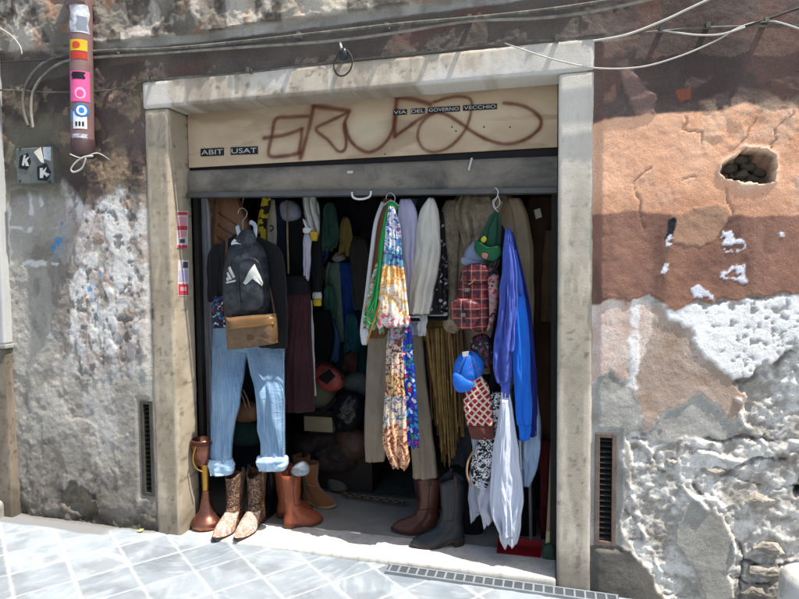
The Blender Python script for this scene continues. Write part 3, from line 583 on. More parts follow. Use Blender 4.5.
patch(45, 52, -45, -5, flat('sticker_redmark', (186, 70, 40)), R_P+.0024, 'mark', 'disc', s_)
s_ = patch(74, 104, -64, 40, flat('sticker_pink', (222, 92, 146)), shape=None); patch(75, 82, -52, 14, flat('sticker_black', (36, 24, 34)), R_P+.0024, 'mark', 'torn', s_)
patch(90, 102, -35, 18, flat('sticker_pale_pink', (238, 160, 190)), R_P+.0024, 'mark', 'disc', s_); patch(92.5, 100, -25, 8, flat('sticker_rose', (214, 78, 132)), R_P+.003, 'mark', 'disc', s_)
s_ = patch(106, 120, -40, 34, flat('sticker_blue', (44, 110, 176)), R_P+.0022, shape='disc'); patch(108, 118, -28, 22, flat('sticker_white', (214, 216, 218)), R_P+.003, 'mark', 'disc', s_); patch(110, 116, -16, 10, flat('sticker_blue2', (60, 124, 186)), R_P+.0036, 'mark', 'disc', s_)
s_ = patch(114, 131, -48, 22, flat('sticker_white2', (212, 212, 212)))
for a in (-34, -18, -2): patch(124, 128.5, a, a+10, flat('ink', (40, 42, 48)), R_P+.0024, 'mark', None, s_)
patch(112, 124, -66, -50, flat('sticker_azure', (70, 140, 190)), R_P+.0018, shape='torn'); patch(136, 146, -55, 25, mt('sticker_torn', (176, 182, 196), .6, 0, .3, 40, 90, .2, dirt=(110, 90, 92)), shape='torn')
G().tube(spl([P(a, b, c) for a, b, c in ((70, 154, -.15), (82, 158, -.16), (97, 153, -.14), (110, 160, -.04))], 6), .003, 6).build('cord', cabw, dp, True)
G().tube(spl([P(a, b, -.16) for a, b in ((93, 156), (84, 157), (76, 162), (71, 169), (74, 172), (82, 168), (86, 158))], 6), .005, 6, .5).build('cord_loop', cabw, dp, True)
# ---- junction box
jb = thing('junction_box', P(34, 165, -.03), 'square grey metal junction box with torn black and white stickers', 'junction box')
a, b = P(17, 184, -.07), P(52, 146, -.07); bx = G().box((a[0], -.07, a[2]), (b[0], .0, b[2])).build('housing', mt('box_grey', (98, 104, 102), .55, .1, .25, 14, 80, .2, dirt=(120, 116, 106)), jb); bevel(bx, .006)
def plate(px, Y, mat, parent, name='sticker', th=.0015): return G().prism([P(a, b, Y)[[0, 2]] for a, b in px], Y-th, Y).build(name, mat, parent)
for pts in ([(20, 156), (28, 153), (31, 162), (27, 170), (19, 168)], [(37, 167), (46, 163), (51, 172), (47, 181), (38, 180)]):
    s_ = plate(pts, -.0715, black, jb)
plate([(22, 165), (24, 155), (26, 155), (25, 159), (30, 156), (27, 161), (29, 166), (26, 166), (25, 162), (24, 166)], -.0735, whit, s_, 'letter')
plate([(40, 178), (40, 168), (43, 168), (42.5, 171), (47, 167), (45, 172), (50, 174), (47, 177), (44, 174), (43, 178)], -.0735, whit, s_, 'letter')
plate([(43, 147), (51, 147), (51, 161), (44, 159)], -.0715, mt('paper_pale', (178, 184, 186), .6, 0, .25, 60, 80, .1), jb); plate([(34, 152), (41, 147), (44, 163), (41, 162)], -.073, mt('paper_cream', (214, 208, 190), .6), jb)
for q in ((20, 149), (49.5, 182), (20, 181)): c = P(*q, -.0715); G().box((c[0]-.006, -.074, c[2]-.006), (c[0]+.006, -.0701, c[2]+.006)).build('screw', cabd, jb)
# ---- ring of wire hanging above the lintel
wl = thing('wall_lamp_ring', P(343, 60, -.07), 'small dark lamp holder with a loop of wire hanging above the lintel', 'lamp holder')
G().tube([P(340, 40, -.05), P(341, 46, -.06), P(342, 50, -.07)], .006, 8).build('stem', cabw, wl, True)
G().lathe(P(344, 54, -.075), [(.0, .03), (.012, .026), (.018, .01), (.02, -.012), (.014, -.026), (0, -.03)], 16).build('holder', mt('bakelite', (44, 46, 52), .35, 0, .3), wl, True)
G().tube(spl([P(a, b, -.075) for a, b in ((341, 50), (335, 60), (334, 68), (338, 75), (345, 75), (351, 68), (352, 58), (347, 50))], 6), .0042, 8).build('wire_loop', cabd, wl, True)
# ---- vents
def vent(v, label, fm, sm):
    a, b, c, d = v; t = thing('wall_vent', ((a+b)/2, 0, c), label, 'vent'); w = .016
    for q in (((a-.004, -.014, c-.004), (a+w, .03, d+.004)), ((b-w, -.014, c-.004), (b+.004, .03, d+.004)), ((a+w, -.013, c-.004), (b-w, .03, c+w)), ((a+w, -.013, d-w), (b-w, .03, d+.004))):
        bevel(G().box(*q).build('frame', fm, t), .002)
    G().box((a, .035, c), (b, .045, d)).build('backing', mt('vent_black', (14, 13, 12), .9), t)
    n = int((d-c)/.026); s = G()
    for k in range(n):
        z = c+w+(d-c-2*w)*(k+.5)/n; s.add([(a+w, -.006, z-.006), (b-w, -.006, z-.006), (b-w, .02, z+.008), (a+w, .02, z+.008), (a+w, -.004, z-.002), (b-w, -.004, z-.002), (b-w, .022, z+.012), (a+w, .022, z+.012)], [(0, 1, 2, 3), (7, 6, 5, 4), (0, 4, 5, 1), (3, 2, 6, 7)])
    s.build('louvre', sm, t)
vent(vr, 'tall narrow vent with rusty brown frame, right of the doorway', mt('rust_frame', (112, 94, 84), .8, 0, .3, 20, 90, .4, dirt=(84, 80, 76)), mt('slat_dark', (44, 42, 40), .7, .2, .3))
vent(vl, 'tall narrow dark louvred vent, left of the doorway', mt('vent_frame_dark', (70, 66, 58), .8, .1, .3, 20, 90, .4), mt('slat_dark2', (34, 33, 31), .7, .2, .3))
# ---- neighbouring door surround at far left: painted pilaster on a stone pedestal
pil = thing('neighbour_pilaster', P(5, 505, 0), 'pale grey painted pilaster on a brown stone pedestal at the left edge', 'pilaster')
x1 = P(13, 300)[0]; x2 = P(17, 400)[0]; zt = P(12, 180)[2]; zm = P(8, 345)[2]
pm = mt('pilaster_paint', (172, 172, 170), .6, 0, .08, 6, 60, .15); 
bevel(G().box((x1-.5, -.045, zm+.012), (x1-.03, .05, 3.4)).build('shaft', pm, pil), .008); bevel(G().box((x1-.06, -.07, zm+.012), (x1, .04, 3.4)).build('moulding', pm, pil), .012)
bevel(G().box((x1-.5, -.075, zm-.012), (x1+.012, .04, zm+.012)).build('ledge', mt('ledge', (150, 148, 142), .7), pil), .004)
stone_block('pedestal', pil, (x2-.5, -.065, -.05), (x2, .04, zm-.012), stm, fcol=stonecol((110, 100, 88), (130, 119, 104), (86, 77, 66), 170), seed=8)
q = PZ(2, 511, .08); kb = stone_block('kerb_stone', None, (q[0]-.35, -.16, .0), (q[0]+.03, -.0, .15), stm, fcol=stonecol((168, 166, 160), (190, 188, 182), (140, 138, 130), 171), bev=.015, seed=9); tag(kb, 'small pale kerb stone against the wall at the left edge', 'kerb stone')
# ---- bollard stub at the lower right
q = P(806, 600, -.16); zt = P(806, 569, -.16)[2]
bo = G().lathe((q[0]+.005, -.16, 0), [(.11, -.05), (.105, .1), (.098, zt-.05), (.088, zt-.022), (.065, zt-.006), (0, zt)], 40).build('stone_bollard', mt('bollard_stone', (196, 194, 188), .8, 0, .14, 12, 120, .5, dirt=(156, 152, 144)), None, True, base=(q[0], -.16, 0)); tag(bo, 'pale rounded stone bollard stub at the foot of the right wall', 'bollard')
# ---- stickers on the inner face of the left jamb
def xsticker(y0, y1, xa, xb, mat, parent, name='sticker', off=.0025):
    p = [PX(xa, y1, JW+off), PX(xb, y1, JW+off), PX(xb, y0, JW+off), PX(xa, y0, JW+off)]
    V = [(JW+off+.004*0, v[1], v[2]) for v in p]+[(JW+.0006, v[1], v[2]) for v in p]
    return mesh(name, V, [(0, 1, 2, 3), (0, 4, 5, 1), (1, 5, 6, 2), (2, 6, 7, 3), (3, 7, 4, 0)], mat, parent, False)
stw = flat('label_white', (206, 196, 196)); str_ = flat('label_red', (186, 66, 76)); stp = flat('label_pink', (206, 150, 160)); sti = flat('label_ink', (70, 74, 92)); stl = flat('label_lilac', (176, 170, 200))
def sgroup(label, parts):
    y0 = parts[0][0]; t = thing('jamb_sticker', PX(183, y0, JW), label, 'sticker')
    for (a, b, xa, xb, m, nm, of) in parts: xsticker(a, b, xa, xb, m, t, nm, of)
sgroup('upper strip of red and white price stickers on the left jamb', [(211, 248, 177, 188, stw, 'backing', .002), (212, 215, 177.5, 187.5, str_, 'print', .003), (217, 226, 178, 187, stp, 'print', .003), (226, 230, 177.5, 187.5, str_, 'print', .003), (231, 237, 178.5, 186.5, stp, 'print', .003), (239, 243, 180, 185, sti, 'print', .003), (245, 248, 177.5, 187.5, str_, 'print', .003)])
sgroup('lower strip of lilac and red stickers on the left jamb', [(260, 296, 178, 189, stw, 'backing', .002), (262, 268, 183, 188, sti, 'print', .003), (270, 281, 179, 188, stl, 'print', .003), (284, 295, 178.5, 188.5, str_, 'print', .003), (287, 291, 180.5, 186.5, stp, 'print', .004)])
# ---- drain grating in the paving under the threshold
gz_ = lambda x: float(street_z(x))
gr = thing('drain_grating', (1.9, -.07, 0), 'narrow metal drain grating set in the paving along the threshold', 'grating')
ga, gb = PZ(388, 570, 0)[0], W+.12; y0, y1 = -.092, -.026
mts = mt('grating_steel', (132, 138, 142), .5, .2, .2); mtd = mt('grating_pit', (66, 72, 78), .9)
V = []; Fc = []
def slab(g, xa, xb, ya, yb, dz0, dz1):
    za, zb = gz_(xa), gz_(xb); g.add([(xa, ya, za+dz0), (xb, ya, zb+dz0), (xb, yb, zb+dz0), (xa, yb, za+dz0), (xa, ya, za+dz1), (xb, ya, zb+dz1), (xb, yb, zb+dz1), (xa, yb, za+dz1)], [(0, 3, 2, 1), (4, 5, 6, 7), (0, 1, 5, 4), (1, 2, 6, 5), (2, 3, 7, 6), (3, 0, 4, 7)])
g = G(); slab(g, ga, gb, y0, y1, -.02, .009); g.build('pit', mtd, gr)
g = G(); slab(g, ga, gb, y0-.006, y0+.004, -.01, .013); g.build('rim', mts, gr); g = G(); slab(g, ga, gb, y1-.004, y1+.006, -.01, .013); g.build('rim', mts, gr)
x = ga+.01
while x < gb: g = G(); slab(g, x, x+.009, y0+.004, y1-.004, .008, .0125); g.build('bar', mts, gr); x += .046

q = PZ(140, 531, .045); lit = G().add([(q[0]-.016, q[1]-.008, q[2]), (q[0]+.014, q[1]-.012, q[2]+.004), (q[0]+.02, q[1]+.008, q[2]+.012), (q[0]-.008, q[1]+.012, q[2]+.006), (q[0]-.016, q[1]-.008, q[2]-.003), (q[0]+.014, q[1]-.012, q[2]+.001), (q[0]+.02, q[1]+.008, q[2]+.009), (q[0]-.008, q[1]+.012, q[2]+.003)], [(0, 1, 2, 3), (7, 6, 5, 4), (0, 4, 5, 1), (1, 5, 6, 2), (2, 6, 7, 3), (3, 7, 4, 0)]).build('paper_scrap', mt('scrap_yellow', (196, 176, 110), .8), None, base=q); tag(lit, 'tiny yellowish scrap of litter on the paving against the left wall foot', 'litter')

# broken stones bedded in the hole of the peach plaster and in the rubble at the wall's foot
import bmesh
rk = mt('rubble_stone', (78, 72, 62), .95, 0, .35, 22, 90, .8, dirt=(70, 64, 54)); rk2 = mt('rubble_stone_pale', (160, 153, 142), .95, 0, .25, 22, 90, .8, dirt=(122, 114, 102))
def rock(c, sx_, sy_, sz_, mat, seed):
    rg = random.Random(seed); bm = bmesh.new()
    for _ in range(22):
        v = Vector((rg.gauss(0, 1), rg.gauss(0, 1), rg.gauss(0, 1))).normalized(); bm.verts.new((c[0]+v.x*sx_*rg.uniform(.8, 1), c[1]+v.y*sy_*rg.uniform(.8, 1), c[2]+v.z*sz_*rg.uniform(.8, 1)))
    bmesh.ops.convex_hull(bm, input=bm.verts); bmesh.ops.delete(bm, geom=[v for v in bm.verts if not v.link_faces], context='VERTS')
    bmesh.ops.subdivide_edges(bm, edges=bm.edges, cuts=2, use_grid_fill=True)
    for v in bm.verts: v.co += Vector([.006*(float(fbm(np.array(v.co.x*60+k*7), np.array(v.co.z*60+v.co.y*40), seed, 3))-.5)*2 for k in range(3)])
    bm.verts.index_update(); V = [tuple(v.co) for v in bm.verts]; Fc = [[v.index for v in f.verts] for f in bm.faces]; bm.free()
    mesh('bedded_stone', V, Fc, mat, wall, False)
for i, (a, b, r_) in enumerate(((728, 168, .035), (738, 160, .032), (748, 166, .04), (742, 176, .035), (756, 158, .03), (760, 172, .038), (752, 180, .028), (731, 177, .024))): rock(P(a, b, .045+.01*(i % 3)), r_*1.2, .03, r_*.8, rk, 60+i)
for i, (a, b, rx_, rz_) in enumerate(((768, 572, .10, .035), (752, 590, .07, .03), (770, 548, .08, .03), (712, 470, .06, .03), (760, 500, .07, .035), (672, 462, .05, .026))): rock(P(a, b, .0), rx_, .028, rz_, rk2, 80+i)
# ============================================================ the goods: helpers for cloth, soft shapes and boots
BV = {}
def interp_rows(rows, n, k=6):
    r = np.array([q if len(q) > 3 else list(q)+[0] for q in rows], float)
    t = np.concatenate([[0], np.cumsum(np.abs(np.diff(r[:, 0]))+1e-6)]); tt = np.linspace(0, t[-1], n)
    f = spl([np.array([a, *b]) for a, b in zip(t, r)], 8) if len(r) > 2 else np.array([[a, *b] for a, b in zip(t, r)])
    f = f[np.argsort(f[:, 0], kind='stable')]
    return np.stack([np.interp(tt, f[:, 0], f[:, i+1]) for i in range(4)], 1)
def cloth(name, rows, Y, mat, parent=None, dep=.03, folds=5, amp=.014, seed=0, nseg=56, nrow=None, jag=.004, grow=.7, hem=.0, label=None, cat=None, group=None, crumple=.5, top=.6):
    """closed hanging cloth: rows are (y, left x, right x[, shift towards the shop]) down its length"""
    if nrow is None: nrow = int(min(90, max(16, abs(rows[-1][0]-rows[0][0])*.45)))
    r = interp_rows(rows, nrow); V = []; U = []
    a = np.linspace(0, 2*math.pi, nseg, endpoint=False); t = (1-np.cos(a))/2; s = np.sin(a)
    sgn = np.sign(s)*np.abs(s)**.6; vlen = 0; lastm = None; rs = np.random.RandomState(seed+1)
    ph = rs.rand()*10
    for i, (py, xl, xr, dy) in enumerate(r):
        v = i/(nrow-1); A = P(xl, py, Y+dy); B = P(xr, py, Y+dy); L = np.linalg.norm(B-A); m = (A+B)/2
        if lastm is not None: vlen += np.linalg.norm(m-lastm)
        lastm = m; g = (1-grow)+grow*v
        drift = .35*(vn(v*2.2+ph, 3.3, seed)-.5)
        tw = t+drift*.35+.12*(vn(t*3+ph, np.full(nseg, v*2.5+ph), seed+3)-.5)
        nz = fbm(tw*folds*.9+ph, np.full(nseg, v*2.1+ph*2), seed, 3)
        fold = (1-np.abs(2*nz-1)*2.2)*1.25-.5+.12*np.sin(2*math.pi*(tw*folds*.8+ph))
        fine = (fbm(t*folds*3+ph, np.full(nseg, v*9*max(vlen, .1)+ph), seed+9, 3)-.5)
        env = np.clip(np.abs(s)*1.7, 0, 1)
        round_top = min(1, top+(1-top)*min(1, i/4))
        d = amp*g*fold*env+amp*crumple*fine*env
        jx = jag*(vn(v*9+ph, 7.7, seed)-.5)*2; jx2 = jag*(vn(v*9+ph, 1.7, seed+4)-.5)*2
        pts = A[None]*(1-t[:, None])+B[None]*t[:, None]
        pts[:, 0] += jx*(1-t)+jx2*t
        pts[:, 1] += -sgn*dep*min(1, .35+L*3)*round_top+d
        if hem: pts[:, 2] += hem*v**6*(vn(t*folds*1.5+ph, v*0, seed+5)-.5)*2
        V += list(pts); U += [(tt_*L*1.0+ (0 if sg >= 0 else .31), -vlen) for tt_, sg in zip(t, s)]
    Fc = [(i*nseg+k, (i+1)*nseg+k, (i+1)*nseg+(k+1) % nseg, i*nseg+(k+1) % nseg) for i in range(nrow-1) for k in range(nseg)]
    # turned-in top and hem
    for e, i0 in ((0, 0), (1, (nrow-1)*nseg)):
        ring = [V[i0+k] for k in range(nseg)]; c = sum(ring)/nseg; n0 = len(V)
        for k in range(nseg): q = c+(ring[k]-c)*np.array([.8, .55, .8]); q[2] += (.012 if e else -.004); V.append(q); U.append(U[i0+k])
        V.append(c+np.array([0, 0, .03 if e else -.004])); U.append(U[i0])
        for k in range(nseg):
            k2 = (k+1) % nseg
            q = (i0+k, n0+k, n0+k2, i0+k2) if e else (i0+k2, n0+k2, n0+k, i0+k); Fc.append(q)
            Fc.append((n0+k, n0+nseg, n0+k2) if e else (n0+k2, n0+nseg, n0+k))
    b = (V[0]+V[nseg//2])/2 if parent is None else None
    o = mesh(name, V, Fc, mat, parent, True, uv=U, base=b)
    if parent is None and label: tag(o, label, cat, group)
    BV[o] = (np.array(V), Fc); return o
def puff(name, poly, Y, mat, parent=None, dep=.05, p=2.2, back=.4, rings=12, n=7, dy=0, lump=.15, seed=0, smoothpoly=True, slant=0, **kw):
    """stuffed outline: a full-bodied solid whose silhouette is poly"""
    q = spl([np.array(v, float) for v in poly], n, True) if smoothpoly else np.array([np.array(poly[i])*(1-k/4)+np.array(poly[(i+1) % len(poly)])*k/4 for i in range(len(poly)) for k in range(4)])
    W3 = np.array([P(a, b, Y) for a, b in q]); c = W3.mean(0); m = len(W3); V = []; U = []
    for side, dd in ((-1, dep), (1, dep*back)):
        for j in range(rings+1):
            r = math.sin(j/rings*math.pi/2)
            if side == 1 and j == rings: break
            h = dd*max(0, 1-r**p)**(1/p)
            for k in range(m):
                v = c+(W3[k]-c)*r; l = 1+lump*(fbm(v[0]*16+seed, v[2]*16, seed, 3)-.5)*2*(1-r**4)
                V.append(np.array([v[0], v[1]+side*h*l+slant*(v[2]-c[2])+dy, v[2]])); U.append((v[0], v[2]))
    Fc = []
    for j in range(rings):
        for k in range(m): Fc.append((j*m+k, (j+1)*m+k, (j+1)*m+(k+1) % m, j*m+(k+1) % m))
    o2 = (rings+1)*m; front_edge = rings*m
    for j in range(rings-1):
        for k in range(m): Fc.append((o2+j*m+k, o2+j*m+(k+1) % m, o2+(j+1)*m+(k+1) % m, o2+(j+1)*m+k))
    for k in range(m): Fc.append((o2+(rings-1)*m+k, o2+(rings-1)*m+(k+1) % m, front_edge+(k+1) % m, front_edge+k))
    o = mesh(name, V, Fc, mat, parent, True, uv=U, base=c if parent is None else None); BV[o] = (np.array(V), Fc)
    if parent is None and kw.get('label'): tag(o, kw['label'], kw.get('cat'), kw.get('group'))
    return o
def decal(name, poly, target, mat, parent, off=.0025, thick=.002, n=5, smoothpoly=False):
    """a patch sewn on to a soft thing: its outline is laid on the surface below"""
    V0, F0 = BV[target]; tr = BVHTree.FromPolygons([Vector(v) for v in V0], [tuple(f) for f in F0])
    q = spl([np.array(v, float) for v in poly], 5, True) if smoothpoly else np.array([np.array(poly[i])*(1-k/n)+np.array(poly[(i+1) % len(poly)])*k/n for i in range(len(poly)) for k in range(n)])
    c = q.mean(0); m = len(q); V = []; U = []
    ymin = V0[:, 1].min(); rings = 4
    for j in range(rings+1):
        for k in range(m):
            a = c+(q[k]-c)*(j/rings); w = P(a[0], a[1], (V0[:, 1].min()+V0[:, 1].mean())/2)
            h = tr.ray_cast(Vector((w[0], ymin-.5, w[2])), Vector((0, 1, 0)))
            y = h[0][1] if h[0] is not None else w[1]; V.append(np.array([w[0], y-off, w[2]])); U.append((w[0], w[2]))
    n1 = len(V); V += [v+np.array([0, off+thick, 0]) for v in V[rings*m:rings*m+m]]; U += U[rings*m:rings*m+m]
    Fc = [(j*m+k, (j+1)*m+k, (j+1)*m+(k+1) % m, j*m+(k+1) % m) for j in range(rings) for k in range(m)]
    Fc += [(rings*m+k, n1+k, n1+(k+1) % m, rings*m+(k+1) % m) for k in range(m)]
    return mesh(name, V, Fc, mat, parent, True, uv=U)
def strap(name, pts, mat, parent, r=.008, flat=.35, n=8): return G().tube(spl([P(*q) for q in pts], n), r, 10, flat).build(name, mat, parent, True)
met = mt('hanger_steel', (170, 170, 166), .3, .9, .1); metd = mt('steel_dull', (110, 108, 104), .4, .8, .2); brass = mt('brass', (176, 136, 62), .35, .85, .2)
def hanger(px, py, ptop, Y, label, w=30, slope=9, mat=None, hook=True, chain=False):
    t = thing('clothes_hanger', P(px, py, Y), label, 'hanger', 'wire hangers hooked under the shutter'); m = mat or met
    G().tube(spl([P(a, b, Y) for a, b in ((px-5, ptop+5), (px-4, ptop+1), (px, ptop-1), (px+4, ptop+3), (px+3, ptop+8), (px, ptop+12), (px, py))], 6), .0028, 6).build('hook', m, t, True)
    G().tube([P(px-w/2, py+slope, Y), P(px-w/4, py+slope*.45, Y), P(px, py, Y), P(px+w/4, py+slope*.45, Y), P(px+w/2, py+slope, Y)], .004, 6).build('shoulder_bar', m, t, True)
    return t
def boot(name, label, toe, heel, shaft_h, wx=.05, L=.29, top_w=None, mat=None, sole=None, zb=.034, pointed=True, group=None, vcut=True, lean=0., cat='boot', trim=None, foot=None, tabs=True, sh_r=.052):
    """toe and heel: world (x, y) of the sole's ends"""
    toe = np.array(toe, float); heel = np.array(heel, float); d = toe-heel; L = np.linalg.norm(d); d /= L; sd_ = np.array([-d[1], d[0]])
    t = thing(name, (*(heel+d*.07), zb), label, cat, group); hh = .032 if pointed else .018
    prof = [(0.0, 0, L, .046), (.012, 0, L*.995, .05), (.03, .0, L*.97, .05), (.05, .003, L*.86, .047), (.07, .006, L*.66, .043), (.09, .008, L*.52, .040), (.115, .008, L*.44, .041), (.15, .004, L*.42, .045)]
    k = 5; z0 = .15
    for i in range(1, k+1):
        f = i/k; prof.append((z0+(shaft_h-z0)*f, .004-.02*f, L*.42+.012*f, .045+(sh_r-.045)*f))
    V = []; U = []; ns = 32
    for zi, (z, a0, a1, w) in enumerate(prof):
        for k2 in range(ns):
            th = 2*math.pi*k2/ns; c = math.cos(th); s = math.sin(th); u = (c+1)/2
            if z < .1:
                e = (.6 if pointed else .85); hw = w*(abs(s)**.8)*(1-(1-e)*max(0, (u-.55)/.45)**1.6)*(1-.22*math.exp(-((u-.42)/.13)**2))
            else: hw = w*abs(s)
            p = heel+d*(a0+(a1-a0)*u)+sd_*(hw*(1 if s >= 0 else -1)); zz = z+hh*(1-ss(.25, .5, np.array(u)))*(1 if z < .1 else 1)+(.0 if z > .1 else .012*max(0, (u-.75)/.25)**2)
            if z >= .1: zz = z+hh
            if vcut and zi >= len(prof)-2: zz -= .035*abs(math.cos(th))**2*(1 if zi == len(prof)-1 else .4)*1.
            wr = .007*(fbm(np.array(th*2.), np.array(z*30.), 5, 3)-.5)*2 if .06 < z < .2 else 0
            V.append((p[0]+wr, p[1]+wr+lean*z, zb+float(zz))); U.append((th*.05, z))
    n = len(prof); Fc = [(i*ns+k2, i*ns+(k2+1) % ns, (i+1)*ns+(k2+1) % ns, (i+1)*ns+k2) for i in range(n-1) for k2 in range(ns)]
    # open top: fold inside and go down
    o0 = (n-1)*ns; c = np.mean([V[o0+k2] for k2 in range(ns)], 0)
    for f, dz in ((.9, 0), (.86, -.05), (.7, -.16)):
        b0 = len(V)
        for k2 in range(ns): q = np.array(V[o0+k2]); q = np.array([c[0]+(q[0]-c[0])*f, c[1]+(q[1]-c[1])*f, q[2]+dz]); V.append(tuple(q)); U.append((k2*.01, .5))
        pv = o0 if f == .9 else b0-ns; Fc += [(pv+k2, pv+(k2+1) % ns, b0+(k2+1) % ns, b0+k2) for k2 in range(ns)]
    Fc.append([b0+k2 for k2 in range(ns)]); up = mesh('upper', V, Fc, mat, t, True, uv=U); BV[up] = (np.array(V), Fc)
    if foot:                                             # contrasting vamp over the toes
        g = []; fu = []
        for zi in range(1, 6):
            for k2 in range(ns):
                v = np.array(V[zi*ns+k2]); sv = float((v[:2]-heel)@sd_); o_ = sd_*(.003 if sv > 0 else -.003)+d*.002; g.append(v+np.array([o_[0], o_[1], .0015*zi]))
        ff = [(i*ns+k2, i*ns+(k2+1) % ns, (i+1)*ns+(k2+1) % ns, (i+1)*ns+k2) for i in range(4) for k2 in range(ns) if math.cos(2*math.pi*(k2+.5)/ns) > -.05]
        mesh('vamp', g, ff, foot, t, True)
    # sole and heel
    pts = []
    for k2 in range(ns):
        th = 2*math.pi*k2/ns; c_ = math.cos(th); s = math.sin(th); u = (c_+1)/2; e = (.6 if pointed else .85)
        hw = .052*(abs(s)**.8)*(1-(1-e)*max(0, (u-.55)/.45)**1.3)*(1-.25*math.exp(-((u-.42)/.13)**2)); p = heel+d*(-.004+(L+.01)*u)+sd_*(hw*(1 if s >= 0 else -1)); pts.append((p, u))
    V = []
    for dz in (0., .011):
        for p, u in pts: V.append((p[0], p[1], zb+.001+dz+hh*float(1-ss(.25, .5, np.array(u)))-.006*(dz == 0)*0+(.012*max(0, (u-.75)/.25)**2)))
    mesh('sole', V, [list(range(ns))[::-1], [ns+i for i in range(ns)]]+[(i, (i+1) % ns, ns+(i+1) % ns, ns+i) for i in range(ns)], sole, t, False)
    hp_ = [p for p, u in pts if u < .24]; g = G(); m = len(hp_)
    cxy = np.mean(hp_, 0); V = [(*(cxy+(p-cxy)*.9), zb) for p in hp_]+[(*p, zb+hh+.002) for p in hp_]
    mesh('heel', V, [list(range(m))[::-1], [m+i for i in range(m)]]+[(i, (i+1) % m, m+(i+1) % m, m+i) for i in range(m)], sole, t, False)
    VV = BV[up][0]
    for kk in (ns//4, 3*ns//4):
        G().tube([VV[zi*ns+kk]+np.array([0, 0, .0]) for zi in range(6, n)], .0028, 6).build('side_seam', sole, t, True)
    G().tube([VV[6*ns+(kk % ns)]*(1-.35*math.cos(math.pi*kk/16)**2)+VV[5*ns+(kk % ns)]*.35*math.cos(math.pi*kk/16)**2 for kk in range(-8, 9)], .0026, 6).build('vamp_seam', sole, t, True)
    if tabs:
        for sg in (-1, 1):
            q = np.array([*(heel+d*L*.2+sd_*sg*(sh_r+.001)), zb+shaft_h+hh]); q[1] += lean*shaft_h
            G().tube(spl([q-np.array([0, 0, .05]), q+np.array([0, 0, .0]), q+np.array([0, 0, .014])-np.array([*sd_, 0])*sg*.004, q+np.array([0, 0, -.005])-np.array([*sd_, 0])*sg*.008, q-np.array([0, 0, .04])-np.array([*sd_, 0])*sg*.008], 4), .009, 6, .25).build('pull_strap', trim or sole, t, True)
    return t
def copy_tree(o, parent=None):
    c = o.copy(); SC.collection.objects.link(c); c.parent = parent
    for ch in [x for x in SC.objects if x.parent == o]: copy_tree(ch, c)
    return c
# ---- fabric patterns
def pat_floral(name, cols, sc=40, base=(200, 190, 160), rough=.6, thr=.42):
    b = NB(name); uv = b.co('UV'); v = b.n('ShaderNodeTexVoronoi'); v.inputs['Scale'].default_value = sc; v.inputs['Randomness'].default_value = 1
    ns_ = b.n('ShaderNodeTexNoise'); ns_.inputs['Scale'].default_value = sc*.6; ns_.inputs['Detail'].default_value = 4; b.l(uv, ns_.inputs['Vector'])
    wv = b.mix(.06, uv, ns_.outputs['Color'], 'ADD'); b.l(wv, v.inputs['Vector'])
    sep = b.n('ShaderNodeSeparateColor'); b.l(v.outputs['Color'], sep.inputs[0])
    st = [(i/len(cols), lin(c)) for i, c in enumerate(cols)]; c = b.ramp(sep.outputs[0], st, True)
    c = b.mix(b.ramp(v.outputs['Distance'], [(thr, 0.), (thr+.06, 1.)]), c, lin(base))
    w = b.noise(b.co('UV', (1, .4, 1)), 28, 4, .6); b.bump(w, .5, .01); return b.fin(c, rough)
def pat_bands(name, bands, sc=40, rough=.55):
    """a printed scarf: band colours by height, with blots in each"""
    b = NB(name); uv = b.co('UV'); sp = b.n('ShaderNodeSeparateXYZ'); b.l(uv, sp.inputs[0])
    nz = b.noise(uv, 14, 4, .6); y = b.math('ADD', b.math('MULTIPLY', sp.outputs[1], -1), b.math('MULTIPLY', b.math('SUBTRACT', nz, .5), .12))
    tot = bands[-1][0]; yy = b.math('DIVIDE', y, tot); a = b.ramp(yy, [(q[0]/tot*.999, lin(q[1])) for q in bands], True); c2 = b.ramp(yy, [(q[0]/tot*.999, lin(q[2])) for q in bands], True)
    n2 = b.noise(uv, sc, 5, .6, 1.2); c = b.mix(b.ramp(n2, [(.5, 0.), (.54, 1.)]), a, c2)
    n3 = b.noise(uv, sc*1.7, 3, .5, 2.); c = b.mix(b.ramp(n3, [(.62, 0.), (.64, 1.)]), c, lin((190, 50, 70)))
    b.bump(b.noise(b.co('UV', (1, .3, 1)), 30, 4, .6), .5, .01); return b.fin(c, rough)
def pat_zebra(name):
    b = NB(name); uv = b.co('UV'); n = b.noise(uv, 62, 2, .5, 1.6); c = b.ramp(n, [(.5, lin((14, 14, 16))), (.53, lin((205, 205, 206)))]); b.bump(b.noise(uv, 30, 4), .4, .008); return b.fin(c, .75)
def pat_plaid(name):
    b = NB(name); uv = b.co('UV'); sp = b.n('ShaderNodeSeparateXYZ'); b.l(uv, sp.inputs[0])
    def line(s, f, w, o=0.):
        return b.math('LESS_THAN', b.math('FRACT', b.math('ADD', b.math('MULTIPLY', s, f), o)), w)
    c = lin((118, 38, 42)); m1 = b.math('MAXIMUM', line(sp.outputs[0], 22, .35), line(sp.outputs[1], 22, .35)); c = b.mix(m1, c, lin((66, 28, 38)))
    m2 = b.math('MAXIMUM', line(sp.outputs[0], 22, .06, .5), line(sp.outputs[1], 22, .06, .5)); c = b.mix(m2, c, lin((178, 128, 112)))
    b.bump(b.noise(uv, 60, 4), .3, .004); return b.fin(c, .45)
